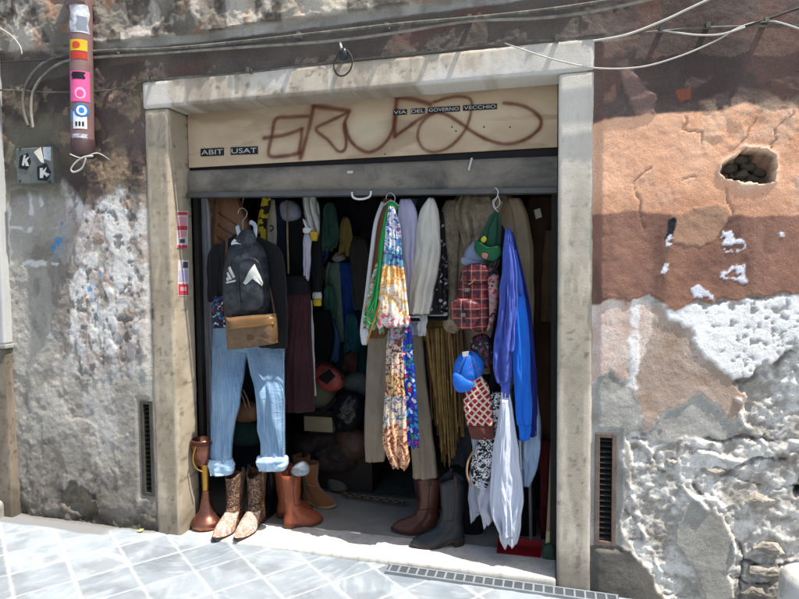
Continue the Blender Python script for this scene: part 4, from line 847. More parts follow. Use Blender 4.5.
def pat_argyle(name):
    b = NB(name); uv = b.co('UV', (1, 1, 1), (0, 0, R(45))); sp = b.n('ShaderNodeSeparateXYZ'); b.l(uv, sp.inputs[0])
    nz = b.math('MULTIPLY', b.noise(b.co('UV'), 60, 3), .25)
    f = lambda s, w: b.math('LESS_THAN', b.math('FRACT', b.math('ADD', b.math('MULTIPLY', s, 36), nz)), w)
    m = b.math('MAXIMUM', f(sp.outputs[0], .3), f(sp.outputs[1], .3)); c = b.mix(m, lin((140, 26, 36)), lin((196, 182, 164))); b.bump(b.noise(b.co('UV'), 220, 2), .5, .004); return b.fin(c, .95)
def pat_dots(name, base, dot, sc=34):
    b = NB(name); uv = b.co('UV'); v = b.n('ShaderNodeTexVoronoi'); v.inputs['Scale'].default_value = sc; v.inputs['Randomness'].default_value = .5; b.l(uv, v.inputs['Vector'])
    c = b.mix(b.ramp(v.outputs['Distance'], [(.17, 1.), (.22, 0.)]), lin(base), lin(dot)); b.bump(b.noise(uv, 90, 3), .3, .004); return b.fin(c, .7)
def pat_stripes(name, cols, f=20, rough=.9):
    b = NB(name); uv = b.co('UV'); sp = b.n('ShaderNodeSeparateXYZ'); b.l(uv, sp.inputs[0])
    fr = b.math('FRACT', b.math('ADD', b.math('MULTIPLY', sp.outputs[0], f), b.math('MULTIPLY', b.noise(uv, 6, 3), .6))); c = b.ramp(fr, [(i/len(cols), lin(k)) for i, k in enumerate(cols)], True)
    b.bump(b.noise(b.co('UV', (1, .1, 1)), 160, 4), .6, .006); return b.fin(c, rough)
def pat_tooled(name, a, d, sc=60, rough=.45):
    b = NB(name); uv = b.co('Object'); n = b.noise(uv, sc, 3, .5, 1.8); c = b.mix(b.ramp(n, [(.53, 0.), (.57, 1.)]), lin(a), lin(d)); c = b.mix(b.ramp(b.noise(uv, 12, 5), [(.35, .0), (.8, .5)]), c, lin(a)*.5)
    b.bump(n, .5, .003); return b.fin(c, rough)
def denim_mat():
    b = NB('denim_light'); uv = b.co('UV'); sp = b.n('ShaderNodeSeparateXYZ'); b.l(uv, sp.inputs[0])
    tw = b.n('ShaderNodeTexWave'); tw.inputs['Scale'].default_value = 160; tw.inputs['Distortion'].default_value = 1; b.l(b.co('UV', (1, 1, 1), (0, 0, .8)), tw.inputs['Vector'])
    st = b.noise(b.co('UV', (1, .04, 1)), 140, 4, .6); c = b.ramp(st, [(.3, lin((96, 132, 166))), (.7, lin((150, 178, 202)))])
    c = b.mix(b.ramp(b.noise(uv, 5, 3, .5), [(.4, 0.), (.75, .5)]), c, lin((172, 194, 212))); c = b.mix(b.math('MULTIPLY', tw.outputs['Fac'], .25), c, lin((90, 120, 156)))
    b.bump(b.math('ADD', b.math('MULTIPLY', b.noise(b.co('UV', (.8, 1.6, 1), (0, 0, .4)), 14, 5, .6, 1.5), 3), b.math('MULTIPLY', tw.outputs['Fac'], .15)), .6, .006); return b.fin(c, .92)
# fabrics
denim = denim_mat(); denim_in = cloth_mat('denim_turnup', (150, 184, 210), .9, .15, (180, 202, 220))
blk = cloth_mat('black_wool', (15, 17, 19), .92, .25, sheen=.08); blk2 = cloth_mat('black_cotton', (12, 12, 15), .9, .25); navy = cloth_mat('navy_cloth', (15, 19, 38), .9, .25)
greyblk = cloth_mat('dark_grey_nylon', (34, 37, 42), .45, .5, (58, 62, 68), weave=200, wr=.9)
whitec = cloth_mat('white_cotton', (190, 190, 190), .85, .08); whiteg = cloth_mat('off_white_sleeve', (182, 178, 168), .6, .1); lilac = cloth_mat('lilac_shirt', (160, 158, 180), .85, .1)
leath = mt('brown_leather', (120, 86, 62), .42, 0, .35, 12, 130, .35); leath2 = pat_tooled('tooled_leather', (122, 90, 68), (156, 124, 98), 40)
bagb = mt('bag_tan_leather', (108, 84, 58), .38, 0, .25, 14, 120, .3, dirt=(76, 56, 40)); strapb = mt('strap_brown', (88, 62, 42), .5, 0, .2)
maroon = cloth_mat('maroon_pleats', (46, 16, 22), .85, .25, sheen=.08); beige = cloth_mat('beige_twill', (126, 114, 98), .9, .12)
# ============================================================ goods hanging in the doorway, left side
GC = 'clothes hanging in the shop doorway'
# brown leather jackets at the far left
j = thing('leather_jacket', P(210, 195, .46), 'worn light brown tooled leather jacket hanging furthest left, behind the black blazer', 'jacket', GC)
cloth('sleeve', [(196, 203, 217), (215, 199, 222), (240, 198, 222), (262, 199, 222), (290, 202, 221), (335, 205, 219)], .40, leath2, j, .045, 3, .012, 11)
cloth('body', [(192, 205, 224), (230, 206, 234), (300, 206, 236), (352, 206, 234)], .48, leath, j, .04, 4, .01, 12)
j = thing('leather_jacket', P(230, 195, .42), 'dark brown leather jacket with seamed shoulder hanging between the tan jacket and the blazer hook', 'jacket', GC)
b_ = cloth('body', [(192, 218, 236), (208, 214, 243), (232, 213, 250), (280, 214, 250), (330, 216, 248)], .38, leath, j, .05, 4, .012, 13)
for yy in (212, 224, 236): decal('seam', [(220, yy), (238, yy+12), (238, yy+14), (220, yy+2)], b_, strapb, j, .004)
cloth('hanging_sheet', [(195, 196, 205), (215, 197, 210), (330, 200, 213), (400, 201, 215), (470, 202, 215)], .36, cloth_mat('grey_sheet', (176, 176, 180), .8, .1), None, .02, 3, .012, 14, label='pale grey cloth strip hanging beside the left jamb behind the jeans', cat='cloth')
# black blazer
t = thing('black_blazer', P(244, 232, .30), 'black tailored blazer on a wire hanger above the pale blue jeans', 'blazer', GC)
bz = cloth('body', [(233, 238, 250), (238, 230, 262), (244, 222, 272), (256, 217, 277), (285, 216, 278), (308, 217, 281), (320, 228, 282), (334, 252, 284), (347, 259, 286)], .25, blk, t, .05, 4, .014, 21, top=.5)
cloth('sleeve', [(244, 215, 227), (256, 209, 224), (290, 208, 222), (302, 209, 222)], .24, blk, t, .045, 2, .01, 22); cloth('sleeve', [(243, 266, 274), (254, 267, 282), (290, 270, 286), (330, 270, 287), (348, 270, 287)], .23, blk, t, .05, 2, .01, 23)
decal('lapel', [(236, 237), (226, 262), (230, 300), (238, 320), (240, 300), (238, 262)], bz, cloth_mat('lapel_satin', (34, 36, 40), .6), t, .006); decal('lapel', [(254, 237), (268, 262), (266, 290), (262, 305), (262, 262)], bz, cloth_mat('lapel_satin2', (34, 36, 40), .6), t, .006)
hanger(243, 232, 209, .26, 'steel hanger hooked over the shutter rail carrying the black blazer', 44, 12)
G().tube([P(243, 190, .2), P(243.5, 198, .22), P(242, 206, .25)], .004, 6).build('hook_chain', metd, None, True, base=P(243, 190, .2)); tag([o for o in SC.objects if o.name.startswith('hook_chain')][-1], 'short steel chain linking the shutter to the blazer hanger', 'chain')
# grey nylon rucksack
t = thing('drawstring_backpack', P(246, 322, .13), 'dark grey nylon backpack with a white chevron on its front pocket', 'backpack')
bp = puff('body', [(235, 243), (246, 239), (258, 242), (266, 256), (269, 285), (268, 312), (256, 321), (236, 320), (227, 312), (225, 285), (227, 258)], .15, greyblk, t, .085, 2.6, .5, lump=.25, seed=3)
pk = puff('front_pocket', [(241, 262), (250, 257), (260, 262), (264, 285), (264, 306), (252, 312), (240, 308), (238, 286)], .088, greyblk, t, .04, 2.6, .6, lump=.3, seed=4)
decal('chevron', [(255, 264), (263, 283), (262, 286), (255, 276), (247, 285), (244, 283), (250, 273)], pk, whit, t, .003)
tri = lambda k: None
for pts in ([(231, 268), (233, 266), (238, 277), (235, 278)], [(229, 273), (231, 272), (234, 279), (231, 280)], [(228, 278), (229.5, 277), (231, 281), (229, 281)]): decal('logo_bar', pts, bp, whit, t, .003)
decal('logo_bar', [(228, 282), (238, 279.5), (238, 281.5), (228, 283.5)], bp, whit, t, .003)
strap('strap', [(237, 226, .15), (240, 236, .12), (247, 245, .1), (254, 238, .12), (255, 226, .15), (250, 222, .17)], mt('webbing_white', (168, 178, 184), .7, 0, .2, 30), t, .013, .3)
strap('strap', [(236, 240, .12), (233, 244, .11), (240, 244, .1), (246, 243, .1)], mt('webbing_pale', (196, 204, 206), .7), t, .012, .35); strap('strap', [(239, 232, .14), (233, 250, .13), (227, 270, .13), (225, 300, .14)], strapb, t, .007, .4)
puff('drawn_neck', [(240, 233), (247, 228), (254, 232), (256, 243), (246, 247), (237, 243)], .12, greyblk, t, .035, 2, .6, lump=.5, seed=9)
zm_ = mt('zip', (30, 30, 33), .4, .3); strap('zip', [(240, 268, .058), (239, 285, .054), (241, 303, .058)], zm_, t, .003, 1)
# shoulder bag
t = thing('shoulder_bag', P(251, 348, .10), 'small brown leather camera bag hanging by a long strap in front of the blazer', 'bag')
bb = puff('body', [(229, 320), (233, 317), (270, 314), (275, 317), (276, 340), (272, 344), (234, 349), (230, 345)], .08, bagb, t, .055, 5, .8, lump=.05)
decal('flap', [(230, 320), (234, 318.5), (270, 315.5), (274, 318), (274, 325), (230, 330)], bb, mt('flap_leather', (116, 86, 54), .35, 0, .2, 12, 120, .2), t, .005, .006); strap('zip', [(231, 328, .022), (252, 326, .018), (273, 323, .022)], brass, t, .0022, 1)
decal('badge', [(250, 334), (256, 333.5), (256, 339), (250, 339.5)], bb, mt('badge_dark', (70, 50, 32), .4), t, .004); strap('strap', [(227, 236, .2), (226, 262, .15), (225, 300, .13), (227, 322, .11), (230, 324, .11)], strapb, t, .0085, .3); strap('strap', [(275, 320, .11), (272, 300, .16), (262, 262, .21), (250, 240, .23)], strapb, t, .006, .3)
cloth('patterned_scarf', [(296, 215, 223), (305, 212, 226), (316, 212, 228), (328, 214, 226)], .17, pat_floral('blue_print', [(40, 80, 130), (180, 190, 200), (30, 36, 60), (150, 60, 60), (60, 120, 150)], 60, (26, 32, 50)), None, .03, 3, .02, 31, label='scrap of blue and red patterned scarf tucked behind the brown bag', cat='scarf')
# jeans
t = thing('blue_jeans', P(248, 318, .14), 'pale blue denim jeans with turned-up hems hanging over the boots', 'jeans')
cloth('hips', [(308, 218, 272), (318, 214, 276), (328, 213.5, 280), (340, 213, 283), (352, 213, 284)], .3, denim, t, .055, 3, .012, 41, nrow=22)
cloth('leg', [(338, 213.2, 250, .16), (350, 213, 248, .14), (365, 212.5, 245, .09), (390, 212, 240), (410, 212, 237.5), (440, 211, 231.5), (464, 211, 229.5)], .14, denim, t, .036, 2.5, .016, 42, grow=.1, jag=.008); cloth('leg', [(338, 245, 283, .16), (350, 247.5, 283.5, .14), (365, 250, 283.5, .09), (390, 255, 283.5), (415, 257, 284), (440, 260, 284), (462, 261, 284)], .14, denim, t, .036, 2.5, .016, 43, grow=.1, jag=.008)
cloth('turnup', [(459, 209.5, 232), (466, 209, 234), (474, 212, 232)], .14, denim_in, t, .048, 3, .012, 44, nrow=14, crumple=.7); cloth('turnup', [(456, 258, 287), (462, 257, 288), (470, 260, 285)], .14, denim_in, t, .044, 3, .010, 45, nrow=14, crumple=.7)
strap('seam', [(213, 350, .12), (211.8, 400, .12), (210.8, 458, .12)], mt('seam_thread', (98, 132, 164), .9), t, .002, 1); strap('seam', [(283.5, 352, .12), (284, 410, .12), (284.3, 455, .12)], mt('seam_thread2', (98, 132, 164), .9), t, .002, 1)
# scarves and garments between blazer and skirt
yb = NB('yellow_black'); uv_ = yb.co('UV'); c_ = yb.ramp(yb.noise(yb.co('UV', (1, 1.2, 1)), 17, 2, .4, .6), [(.47, lin((24, 24, 22))), (.5, lin((168, 148, 36)))]); yb.bump(yb.noise(uv_, 40), .4); ybm = yb.fin(c_, .9)
cloth('football_scarf', [(196, 263, 271), (208, 260, 270), (225, 257, 267), (242, 257, 266), (300, 258, 266)], .42, ybm, None, .02, 2, .012, 51, label='yellow and black patterned scarf hanging behind the blazer shoulder', cat='scarf')
t = thing('white_jersey', P(271, 200, .46), 'off-white jersey sleeve with one small black mark hanging beside the yellow scarf', 'jersey', GC)
w_ = cloth('sleeve', [(199, 268, 275), (210, 266, 276), (240, 266, 278), (300, 267, 279)], .46, cloth_mat('cream_jersey', (158, 152, 134), .9), t, .03, 2, .01, 52)
strap('mark', [(269.5, 226, .42), (272.5, 226, .42), (273, 229, .42), (270, 231.5, .42)], blk2, t, .0035, .5)
def varsity(label, body, slv, Y, seed, bm, cuffs):
    t = thing('varsity_jacket', P((body[0][1]+body[0][2])/2, body[0][0], Y), label, 'jacket', GC); cloth('body', body, Y, bm, t, .05, 4, .012, seed)
    for i, (s_, c_) in enumerate(zip(slv, cuffs)):
        cloth('sleeve', s_, Y-.05, bm, t, .035, 2, .01, seed+1+i)
        y0, y1, xa, xb = c_; cloth('cuff', [(y0, xa, xb-1), ((y0+y1)/2, xa, xb)], Y-.055, mt('knit_white', (186, 184, 176), .95, 0, .1, 40, 200, .5), t, .03, 3, .004, seed+5, nrow=8); cloth('cuff_band', [((y0+y1)/2, xa+.3, xb-.2), (y1, xa+.8, xb-.6)], Y-.056, mt('knit_yellow', (186, 160, 40), .95, 0, .1, 40, 200, .5), t, .031, 3, .004, seed+6, nrow=8)
varsity('black jacket with a white and yellow cuff hanging right behind the blazer sleeve', [(196, 274, 288), (215, 272, 292), (260, 272, 294), (296, 273, 296)], [[(205, 276, 285), (260, 276, 286), (305, 277, 286)]], .52, 60, navy, [(303, 318, 277, 285)])
varsity('black jacket with a pair of white and yellow cuffs hanging above the maroon skirt', [(200, 290, 306), (215, 288, 310), (260, 286, 314), (296, 284, 318)], [[(215, 300, 309), (270, 302, 311), (298, 303, 310)], [(205, 310, 319), (250, 311, 322), (292, 313, 322)]], .5, 66, blk2, [(298, 314, 304, 310.5), (291, 306, 313, 322)])
G().tube([P(287, 200, .36), P(287.5, 240, .36), P(288.5, 274, .36)], .006, 6).build('canvas_belt', mt('belt_tan', (128, 112, 84), .9), None, True, base=P(287, 200, .36)); tag([o for o in SC.objects if o.name.startswith('canvas_belt')][-1], 'thin tan belt hanging straight down in front of the black jacket', 'belt')
puff('knitted_hat', [(281, 204), (290, 200), (299, 205), (301, 216), (293, 221), (283, 219)], .44, cloth_mat('grey_knit', (120, 122, 136), .95), None, .05, label='small grey hat hanging above the black jackets near the rail', cat='hat')
cloth('striped_scarf', [(194, 303, 315), (206, 303, 319), (218, 306, 320), (232, 309, 319), (240, 311, 317)], .34, pat_stripes('grey_white_stripe', [(150, 148, 144), (104, 104, 106), (168, 166, 160)], 26), None, .03, 4, .014, 73, label='grey and white scarf gathered at the rail, its end yellow', cat='scarf')
cloth('yellow_scarf_end', [(231, 310.5, 318), (236, 311, 317.5), (241, 311.5, 317)], .325, mt('yellow_fringe', (170, 140, 34), .95), None, .025, 3, .006, 74, nrow=8, label='yellow fringed scarf tip below the grey and white scarf', cat='scarf')
puff('white_bow', [(303, 219), (306, 221), (309, 227), (312, 229), (309, 233), (304, 233), (303, 229), (306, 228)], .33, whitec, None, .015, label='small white ribbon bow tied beside the striped scarf', cat='ribbon')
cloth('long_scarf', [(232, 305, 312), (250, 303, 311), (275, 304, 310), (281, 304, 309)], .36, cloth_mat('lilac_white', (166, 160, 172), .9), None, .016, 2, .01, 75, label='pale lilac sash hanging vertically under the white bow', cat='sash')
# maroon skirt
t = thing('pleated_skirt', P(295, 285, .36), 'long dark maroon pleated skirt hanging right of the jeans', 'skirt', GC)
cloth('waist', [(276, 284, 306), (284, 280, 309), (294, 278, 311)], .36, blk2, t, .04, 3, .01, 81, nrow=14); cloth('pleats', [(292, 279, 310), (330, 277, 311), (370, 277, 312.5), (411, 277, 314)], .36, maroon, t, .045, 9, .018, 82, nseg=110, crumple=.2)
cloth('white_trousers', [(300, 306, 312), (340, 309, 314), (396, 312, 316)], .44, whitec, None, .015, 2, .006, 83, label='white trouser leg showing as a thin strip right of the maroon skirt', cat='trousers')
# behind the jeans, between the legs
cloth('dark_coat', [(300, 232, 262), (360, 232, 266), (420, 234, 268), (470, 236, 266)], .62, navy, None, .05, 5, .02, 84, label='dark navy coat seen between the legs of the jeans', cat='coat')
strap_t = thing('striped_bag', P(246, 418, .5), 'brown bag with cream stripes glimpsed between the jeans legs', 'bag'); puff('body', [(236, 404), (252, 401), (260, 408), (258, 420), (240, 422), (235, 414)], .5, leath, strap_t, .06)
for dx in (0, 4): strap('stripe', [(239+dx, 390, .47), (243+dx, 398, .45), (246+dx, 408, .43)], mt('stripe_cream', (160, 140, 112), .8), strap_t, .005, .4)
puff('green_bag', [(234, 424), (250, 421), (262, 427), (262, 442), (246, 446), (233, 442)], .5, cloth_mat('bottle_green', (24, 52, 46), .8), None, .06, label='dark green soft bag low between the legs of the jeans', cat='bag')
cloth('black_trousers', [(400, 264, 284), (440, 264, 286), (470, 264, 286)], .4, blk2, None, .05, 3, .01, 85, label='black trousers hanging behind the right leg of the jeans', cat='trousers')

# ---------- copper ewer, boots on the left of the step
t = thing('copper_vase', PZ(206, 527, .034), 'tall narrow-necked copper vase with a flared foot beside the left jamb', 'vase')
c_ = PZ(207, 524, .034); c_[1] = .14; c_ = P(207, 524, .13); c_[2] = .034
cop = mt('copper', (138, 92, 76), .28, .85, .3, 8, 50, .1, dirt=(76, 52, 46)); hz_ = lambda py: P(205, py, .13)[2]-.034
def rr(px): return px*.0062/2
prof = [(0, .0), (rr(24), .0), (rr(27.5), .012), (rr(29), .03), (rr(27), .045), (rr(20), .065), (rr(13), .095), (rr(8.5), hz_(497)), (rr(6.5), hz_(490))]
G().lathe(c_, prof, 40).build('foot', cop, t, True)
cn = c_+np.array([-.003, 0, 0]); G().lathe(cn, [(rr(5.5), hz_(493)), (rr(6), hz_(480)), (rr(7), hz_(468)), (rr(8), hz_(464))], 24).build('neck', brass, t, True)
cu = c_+np.array([-.017, 0, 0]); G().lathe(cu, [(rr(7), hz_(466)), (rr(13), hz_(462)), (rr(16.5), hz_(455)), (rr(19), hz_(447)), (rr(20), hz_(441)), (rr(20), hz_(439)), (rr(17.5), hz_(439)), (rr(15), hz_(450)), (0, hz_(452))], 36).build('cup', cop, t, True)
G().lathe(cu, [(rr(20.4), hz_(444)), (rr(21.4), hz_(442)), (rr(20.4), hz_(440))], 36).build('rim', mt('copper_dark', (84, 52, 42), .4, .8), t, True)
strap('handle', [(196, 446, .07), (193, 458, .06), (196, 468, .07), (203, 472, .09)], brass, t, .004, 1)
tool = pat_tooled('tooled_boot', (74, 46, 36), (150, 124, 98), 75); toolf = pat_tooled('tooled_vamp', (176, 140, 122), (232, 222, 206), 45); tsole = mt('sole_dark', (52, 38, 32), .6)
def b2(px, py, z=.034): return PZ(px, py, z)[:2]
k = .034
boot('cowboy_boot', 'left boot of the embossed brown cowboy pair with pale floral toe, under the jeans', b2(214, 542), b2(242, 521), .29, mat=tool, sole=tsole, group='pair of embossed cowboy boots', foot=toolf)
boot('cowboy_boot', 'right boot of the embossed brown cowboy pair with pale floral toe, under the jeans', b2(236, 542.5), b2(263, 519), .29, mat=tool, sole=tsole, group='pair of embossed cowboy boots', foot=toolf)
boot('riding_boot', 'tall black boot standing in the dark behind the embossed cowboy boots', b2(262, 521), b2(276, 500), .31, mat=mt('black_leather', (20, 20, 22), .4), sole=tsole, pointed=False, vcut=False)
orl = mt('orange_leather', (134, 70, 46), .42, 0, .2, 7, 80, .15, dirt=(102, 52, 36))
t1 = boot('orange_boot', 'front orange-brown leather boot of a pair, toe pointing right on the step', b2(322, 521), b2(284, 528), .29, mat=orl, sole=mt('sole_tan', (92, 52, 34), .6), group='pair of orange-brown boots', pointed=False, vcut=False)
boot('orange_boot', 'rear orange-brown leather boot of a pair, half hidden behind its mate', b2(312, 512), b2(277, 517), .29, mat=orl, sole=mt('sole_tan2', (92, 52, 34), .6), group='pair of orange-brown boots', pointed=False, vcut=False)
puff('crumpled_paper', [(294, 466), (303, 461), (309, 466), (308, 474), (298, 476), (292, 472)], .20, mt('paper_grey', (126, 134, 142), .6, 0, .3, 40), None, .03, lump=.6, label='crumpled grey tissue paper stuffed in the top of the orange boot', cat='paper')
sue = cloth_mat('tan_suede', (122, 76, 44), 1., .25, sheen=.3); sol2 = mt('crepe_sole', (150, 122, 80), .8)
boot('suede_boot', 'front tan suede desert boot with crepe sole behind the orange boots', b2(335, 508), b2(304, 502), .24, mat=sue, sole=sol2, group='pair of tan suede boots', pointed=False, vcut=False, tabs=False)
boot('suede_boot', 'rear tan suede desert boot standing against the skirt shadow', b2(326, 499), b2(296, 496), .25, mat=sue, sole=sol2, group='pair of tan suede boots', pointed=False, vcut=False, tabs=False)
gsu = cloth_mat('grey_suede', (92, 88, 80), 1., .2)
boot('grey_shoe', 'grey suede ankle boot lying at the end of the left row of boots', b2(347, 493), b2(322, 486), .12, mat=gsu, sole=tsole, pointed=False, vcut=False, tabs=False, cat='shoe')
for i, (a, b, lb) in enumerate((((358, 480), (336, 476), 'black shoe furthest right in the dim row behind the grey boot'), ((349, 473), (328, 470), 'dark shoe second from the right in the dim row behind the grey boot'), ((366, 469), (347, 467), 'black shoe at the back of the mat beside the beige trousers'))):
    boot('dark_shoe', lb, b2(*a), b2(*b), .10, mat=mt('shoe_black', (34, 30, 30), .35, 0, .3), sole=mt('shoe_sole', (70, 66, 60), .6), group='dark shoes in a row', pointed=False, vcut=False, tabs=False, cat='shoe')
# ---------- boots on the right of the step
brl = mt('brown_boot_leather', (78, 46, 36), .4, 0, .25, 10, 90, .2); bll = mt('blue_black_leather', (34, 38, 44), .45, 0, .25, 10, 90, .2)
boot('brown_boot', 'brown cowboy boot with its toe to the left, beside the black boot', b2(392, 531), b2(440, 533), .30, mat=brl, sole=tsole); boot('black_boot', 'black cowboy boot standing nearest the step edge at the right', b2(411, 547), b2(464, 544), .34, mat=bll, sole=tsole, sh_r=.062)
puff('black_bag', [(444, 470), (470, 466), (480, 480), (484, 520), (478, 545), (455, 546), (448, 520)], .42, blk2, None, .06, label='limp black bag slumped behind the black cowboy boot', cat='bag')
cloth('rolled_dark_cloth', [(466, 420, 452), (476, 414, 456), (490, 416, 458), (505, 420, 456)], .5, cloth_mat('dark_brown_cloth', (44, 30, 30), .9), None, .07, 4, .02, 86, label='dark brown folded cloth stuffed behind the brown boot', cat='cloth')
# chain across the mat edge
ch = thing('floor_chain', PZ(372, 499, .045), 'heavy rusty chain laid along the edge of the mat', 'chain')
chm = mt('chain_rust', (104, 90, 70), .6, .5, .3)
pa, pb = PZ(343, 496, .05), PZ(404, 505, .05); n = 13
for i in range(n):
    c_ = pa+(pb-pa)*(i+.5)/n; d = (pb-pa)/np.linalg.norm(pb-pa); e = np.cross(d, [0, 0, 1]); L = np.linalg.norm(pb-pa)/n*.66
    up = np.array([0, 0, 1.]); f = e*(.8 if i % 2 else .55)+up*(.25 if i % 2 else .75); f /= np.linalg.norm(f)
    pts = [c_+d*math.cos(t)*L+f*math.sin(t)*.022+up*.012 for t in np.linspace(0, 2*math.pi, 15)]; G().tube(pts, .006, 6).build('link', chm, ch, True)
# ============================================================ middle of the doorway
t = thing('beige_trousers', P(395, 310, .32), 'pair of long beige trousers hanging behind the printed scarves', 'trousers', GC)
cloth('hips', [(296, 371, 418), (315, 370, 420), (335, 369, 421)], .32, beige, t, .05, 3, .012, 101, nrow=18)
cloth('leg', [(325, 370, 398), (350, 368, 396), (400, 366, 392), (440, 365, 387), (461, 366, 384)], .32, beige, t, .05, 3, .014, 102, grow=.4); cloth('leg', [(325, 394, 421), (360, 399, 424), (400, 405, 429), (440, 411, 433), (477, 413, 438)], .30, beige, t, .05, 3, .014, 103, grow=.4)
t = thing('brown_robe', P(382, 200, .22), 'tawny brown garment with a white edge hanging behind the green cord', 'garment', GC)
cloth('body', [(198, 384, 391), (215, 377, 392), (240, 373, 392), (290, 368, 392), (325, 364, 388), (338, 364, 384)], .22, cloth_mat('tawny', (112, 76, 50), .9, .2), t, .035, 4, .012, 104); strap('white_edge', [(383, 202, .2), (376, 222, .18), (372, 250, .17), (366, 300, .17), (362, 330, .17), (364, 343, .17)], whitec, t, .011, .5)
cloth('white_hem', [(328, 361, 369), (336, 361, 369), (345, 362, 367)], .17, whitec, t, .02, 2, .008, 105, nrow=12)
cloth('fringed_print_shawl', [(262, 376, 386), (285, 370, 384), (312, 364, 382), (328, 363, 384)], .10, pat_floral('red_green_print', [(170, 50, 60), (30, 130, 70), (200, 196, 180), (50, 90, 50), (190, 130, 70), (210, 208, 200)], 50, (150, 160, 130)), None, .03, 5, .02, 106, hem=.03, label='red and green printed shawl end bunched left of the bright scarf', cat='shawl')
grn = cloth_mat('green_cord', (24, 130, 62), .8, .2)
t = thing('knotted_lanyard', P(388, 205, .08), 'bright green cord knotted at the hanger and trailing down beside the scarf', 'cord')
strap('strand', [(395, 205, .1), (389, 207, .07), (385, 222, .06), (382, 245, .05), (379, 275, .05), (376, 300, .05), (374, 316, .05), (370, 330, .06)], grn, t, .008, .7); strap('strand', [(392, 204, .09), (388, 212, .07), (381, 240, .06), (378, 270, .06), (372, 300, .06), (368, 312, .06), (376, 322, .05), (380, 312, .05)], grn, t, .006, .8)
strap('strand', [(380, 290, .05), (374, 302, .05), (367, 318, .05), (372, 324, .05), (382, 314, .05)], grn, t, .005, 1); puff('knot', [(388, 203), (394, 202), (398, 208), (394, 212), (388, 211)], .09, grn, t, .03, lump=.5)
strap('orange_strand', [(380, 300, .05), (376, 316, .05), (371, 330, .05), (367, 342, .06)], mt('orange_cord', (176, 116, 56), .9), t, .005, 1)
hanger(391, 200, 194, .12, 'steel hanger hooked under the shutter rail above the printed scarves', 16, 6)
t = thing('printed_scarf', P(392, 205, .07), 'bright scarf printed blue, orange and white with a green border, hanging in a cone', 'scarf')
cloth('silk', [(206, 389, 394), (214, 388, 397), (228, 386, 400), (250, 383.5, 402), (280, 381, 405), (305, 379, 407.5), (323, 377, 409), (327, 378, 408)], .06, pat_bands('scarf_print', [(0, (210, 214, 222), (60, 100, 160)), (.13, (200, 210, 215), (40, 120, 170)), (.22, (90, 150, 170), (36, 60, 120)), (.30, (214, 150, 74), (224, 204, 150)), (.38, (222, 212, 196), (212, 160, 80)), (.54, (204, 198, 188), (190, 96, 110)), (.60, (176, 188, 182), (50, 150, 100)), (.66, (40, 160, 96), (200, 220, 210)), (.75, (40, 160, 96), (200, 220, 210))], 34), t, .035, 5, .02, 107, nseg=80, hem=.012)
t = thing('paisley_scarf', P(396, 325, .09), 'long scarf in brown, gold and white paisley hanging left of the blue floral one', 'scarf', 'long printed scarves')
cloth('silk', [(318, 389, 404), (345, 387, 403), (380, 385.5, 404), (410, 384, 406), (440, 383, 407), (452, 386, 409), (462, 390, 409.5), (468, 393, 405)], .09, pat_bands('paisley', [(0, (140, 150, 160), (104, 52, 40)), (.12, (196, 180, 160), (90, 50, 44)), (.28, (200, 168, 120), (92, 46, 34)), (.4, (206, 190, 160), (70, 100, 130)), (.55, (214, 168, 130), (104, 56, 36)), (.78, (216, 176, 140), (110, 50, 30)), (.9, (216, 176, 140), (110, 50, 30))], 52), t, .03, 5, .02, 108, nseg=80, hem=.02)
t = thing('floral_scarf', P(406, 325, .12), 'long royal blue scarf printed with red and white flowers', 'scarf', 'long printed scarves')
cloth('silk', [(316, 399, 410), (350, 401, 413), (390, 403, 416), (420, 404, 418), (446, 405, 419)], .12, pat_floral('blue_floral', [(190, 40, 60), (200, 206, 220), (30, 60, 170), (40, 140, 190), (60, 130, 100), (30, 50, 150)], 48, (28, 44, 150), thr=.5), t, .025, 4, .018, 109, hem=.015)
t = thing('lilac_shirt', P(406, 203, .2), 'pale lilac shirt hanging just behind the printed scarf', 'shirt', GC)
cloth('body', [(199, 400, 411), (212, 398, 417), (240, 398, 420), (280, 400, 419), (315, 402, 418), (322, 404, 416)], .17, lilac, t, .045, 3, .014, 110); cloth('tail', [(306, 402, 415), (325, 404, 424), (335, 407, 425)], .24, lilac, t, .02, 3, .01, 111, nrow=14)
# floral black varsity jacket with white sleeve
t = thing('white_sleeved_jacket', P(428, 200, .2), 'black floral bomber jacket with an off-white sleeve and striped cuffs', 'jacket')
flb = pat_floral('black_floral', [(170, 164, 172), (140, 110, 130), (30, 30, 34), (20, 20, 24), (110, 110, 120), (24, 24, 28)], 42, (16, 16, 19), thr=.36)
cloth('body', [(200, 418, 432), (212, 414, 440), (240, 413, 443), (290, 412, 444), (314, 412, 444)], .25, flb, t, .05, 4, .012, 112); cloth('collar', [(197, 419, 431), (203, 417, 434), (208, 417, 435)], .22, blk2, t, .03, 3, .008, 113, nrow=10)
cloth('sleeve', [(198, 428, 434), (210, 421, 438), (230, 416, 440), (250, 415, 441), (270, 412, 438), (295, 410, 433), (314, 408, 429)], .16, whiteg, t, .055, 3, .012, 114, grow=.3)
for y0, y1, m_, d_ in ((312, 315, blk2, 0), (315, 317.5, whitec, .001), (317.5, 321, blk2, 0)): cloth('cuff', [(y0, 409, 421+(y0-312)*-.5), (y1, 409, 420)], .155, m_, t, .052+d_, 3, .003, 115, nrow=6, nseg=40)
cloth('sleeve', [(212, 436, 443), (240, 434, 446), (280, 430, 448), (310, 428, 448)], .27, flb, t, .045, 3, .01, 116); 
for y0, y1, m_ in ((308, 312, blk2), (312, 315.5, whitec), (315.5, 320, blk2)): cloth('cuff', [(y0, 428, 448), (y1, 428, 448)], .27, m_, t, .047, 3, .003, 117, nrow=6, nseg=40)
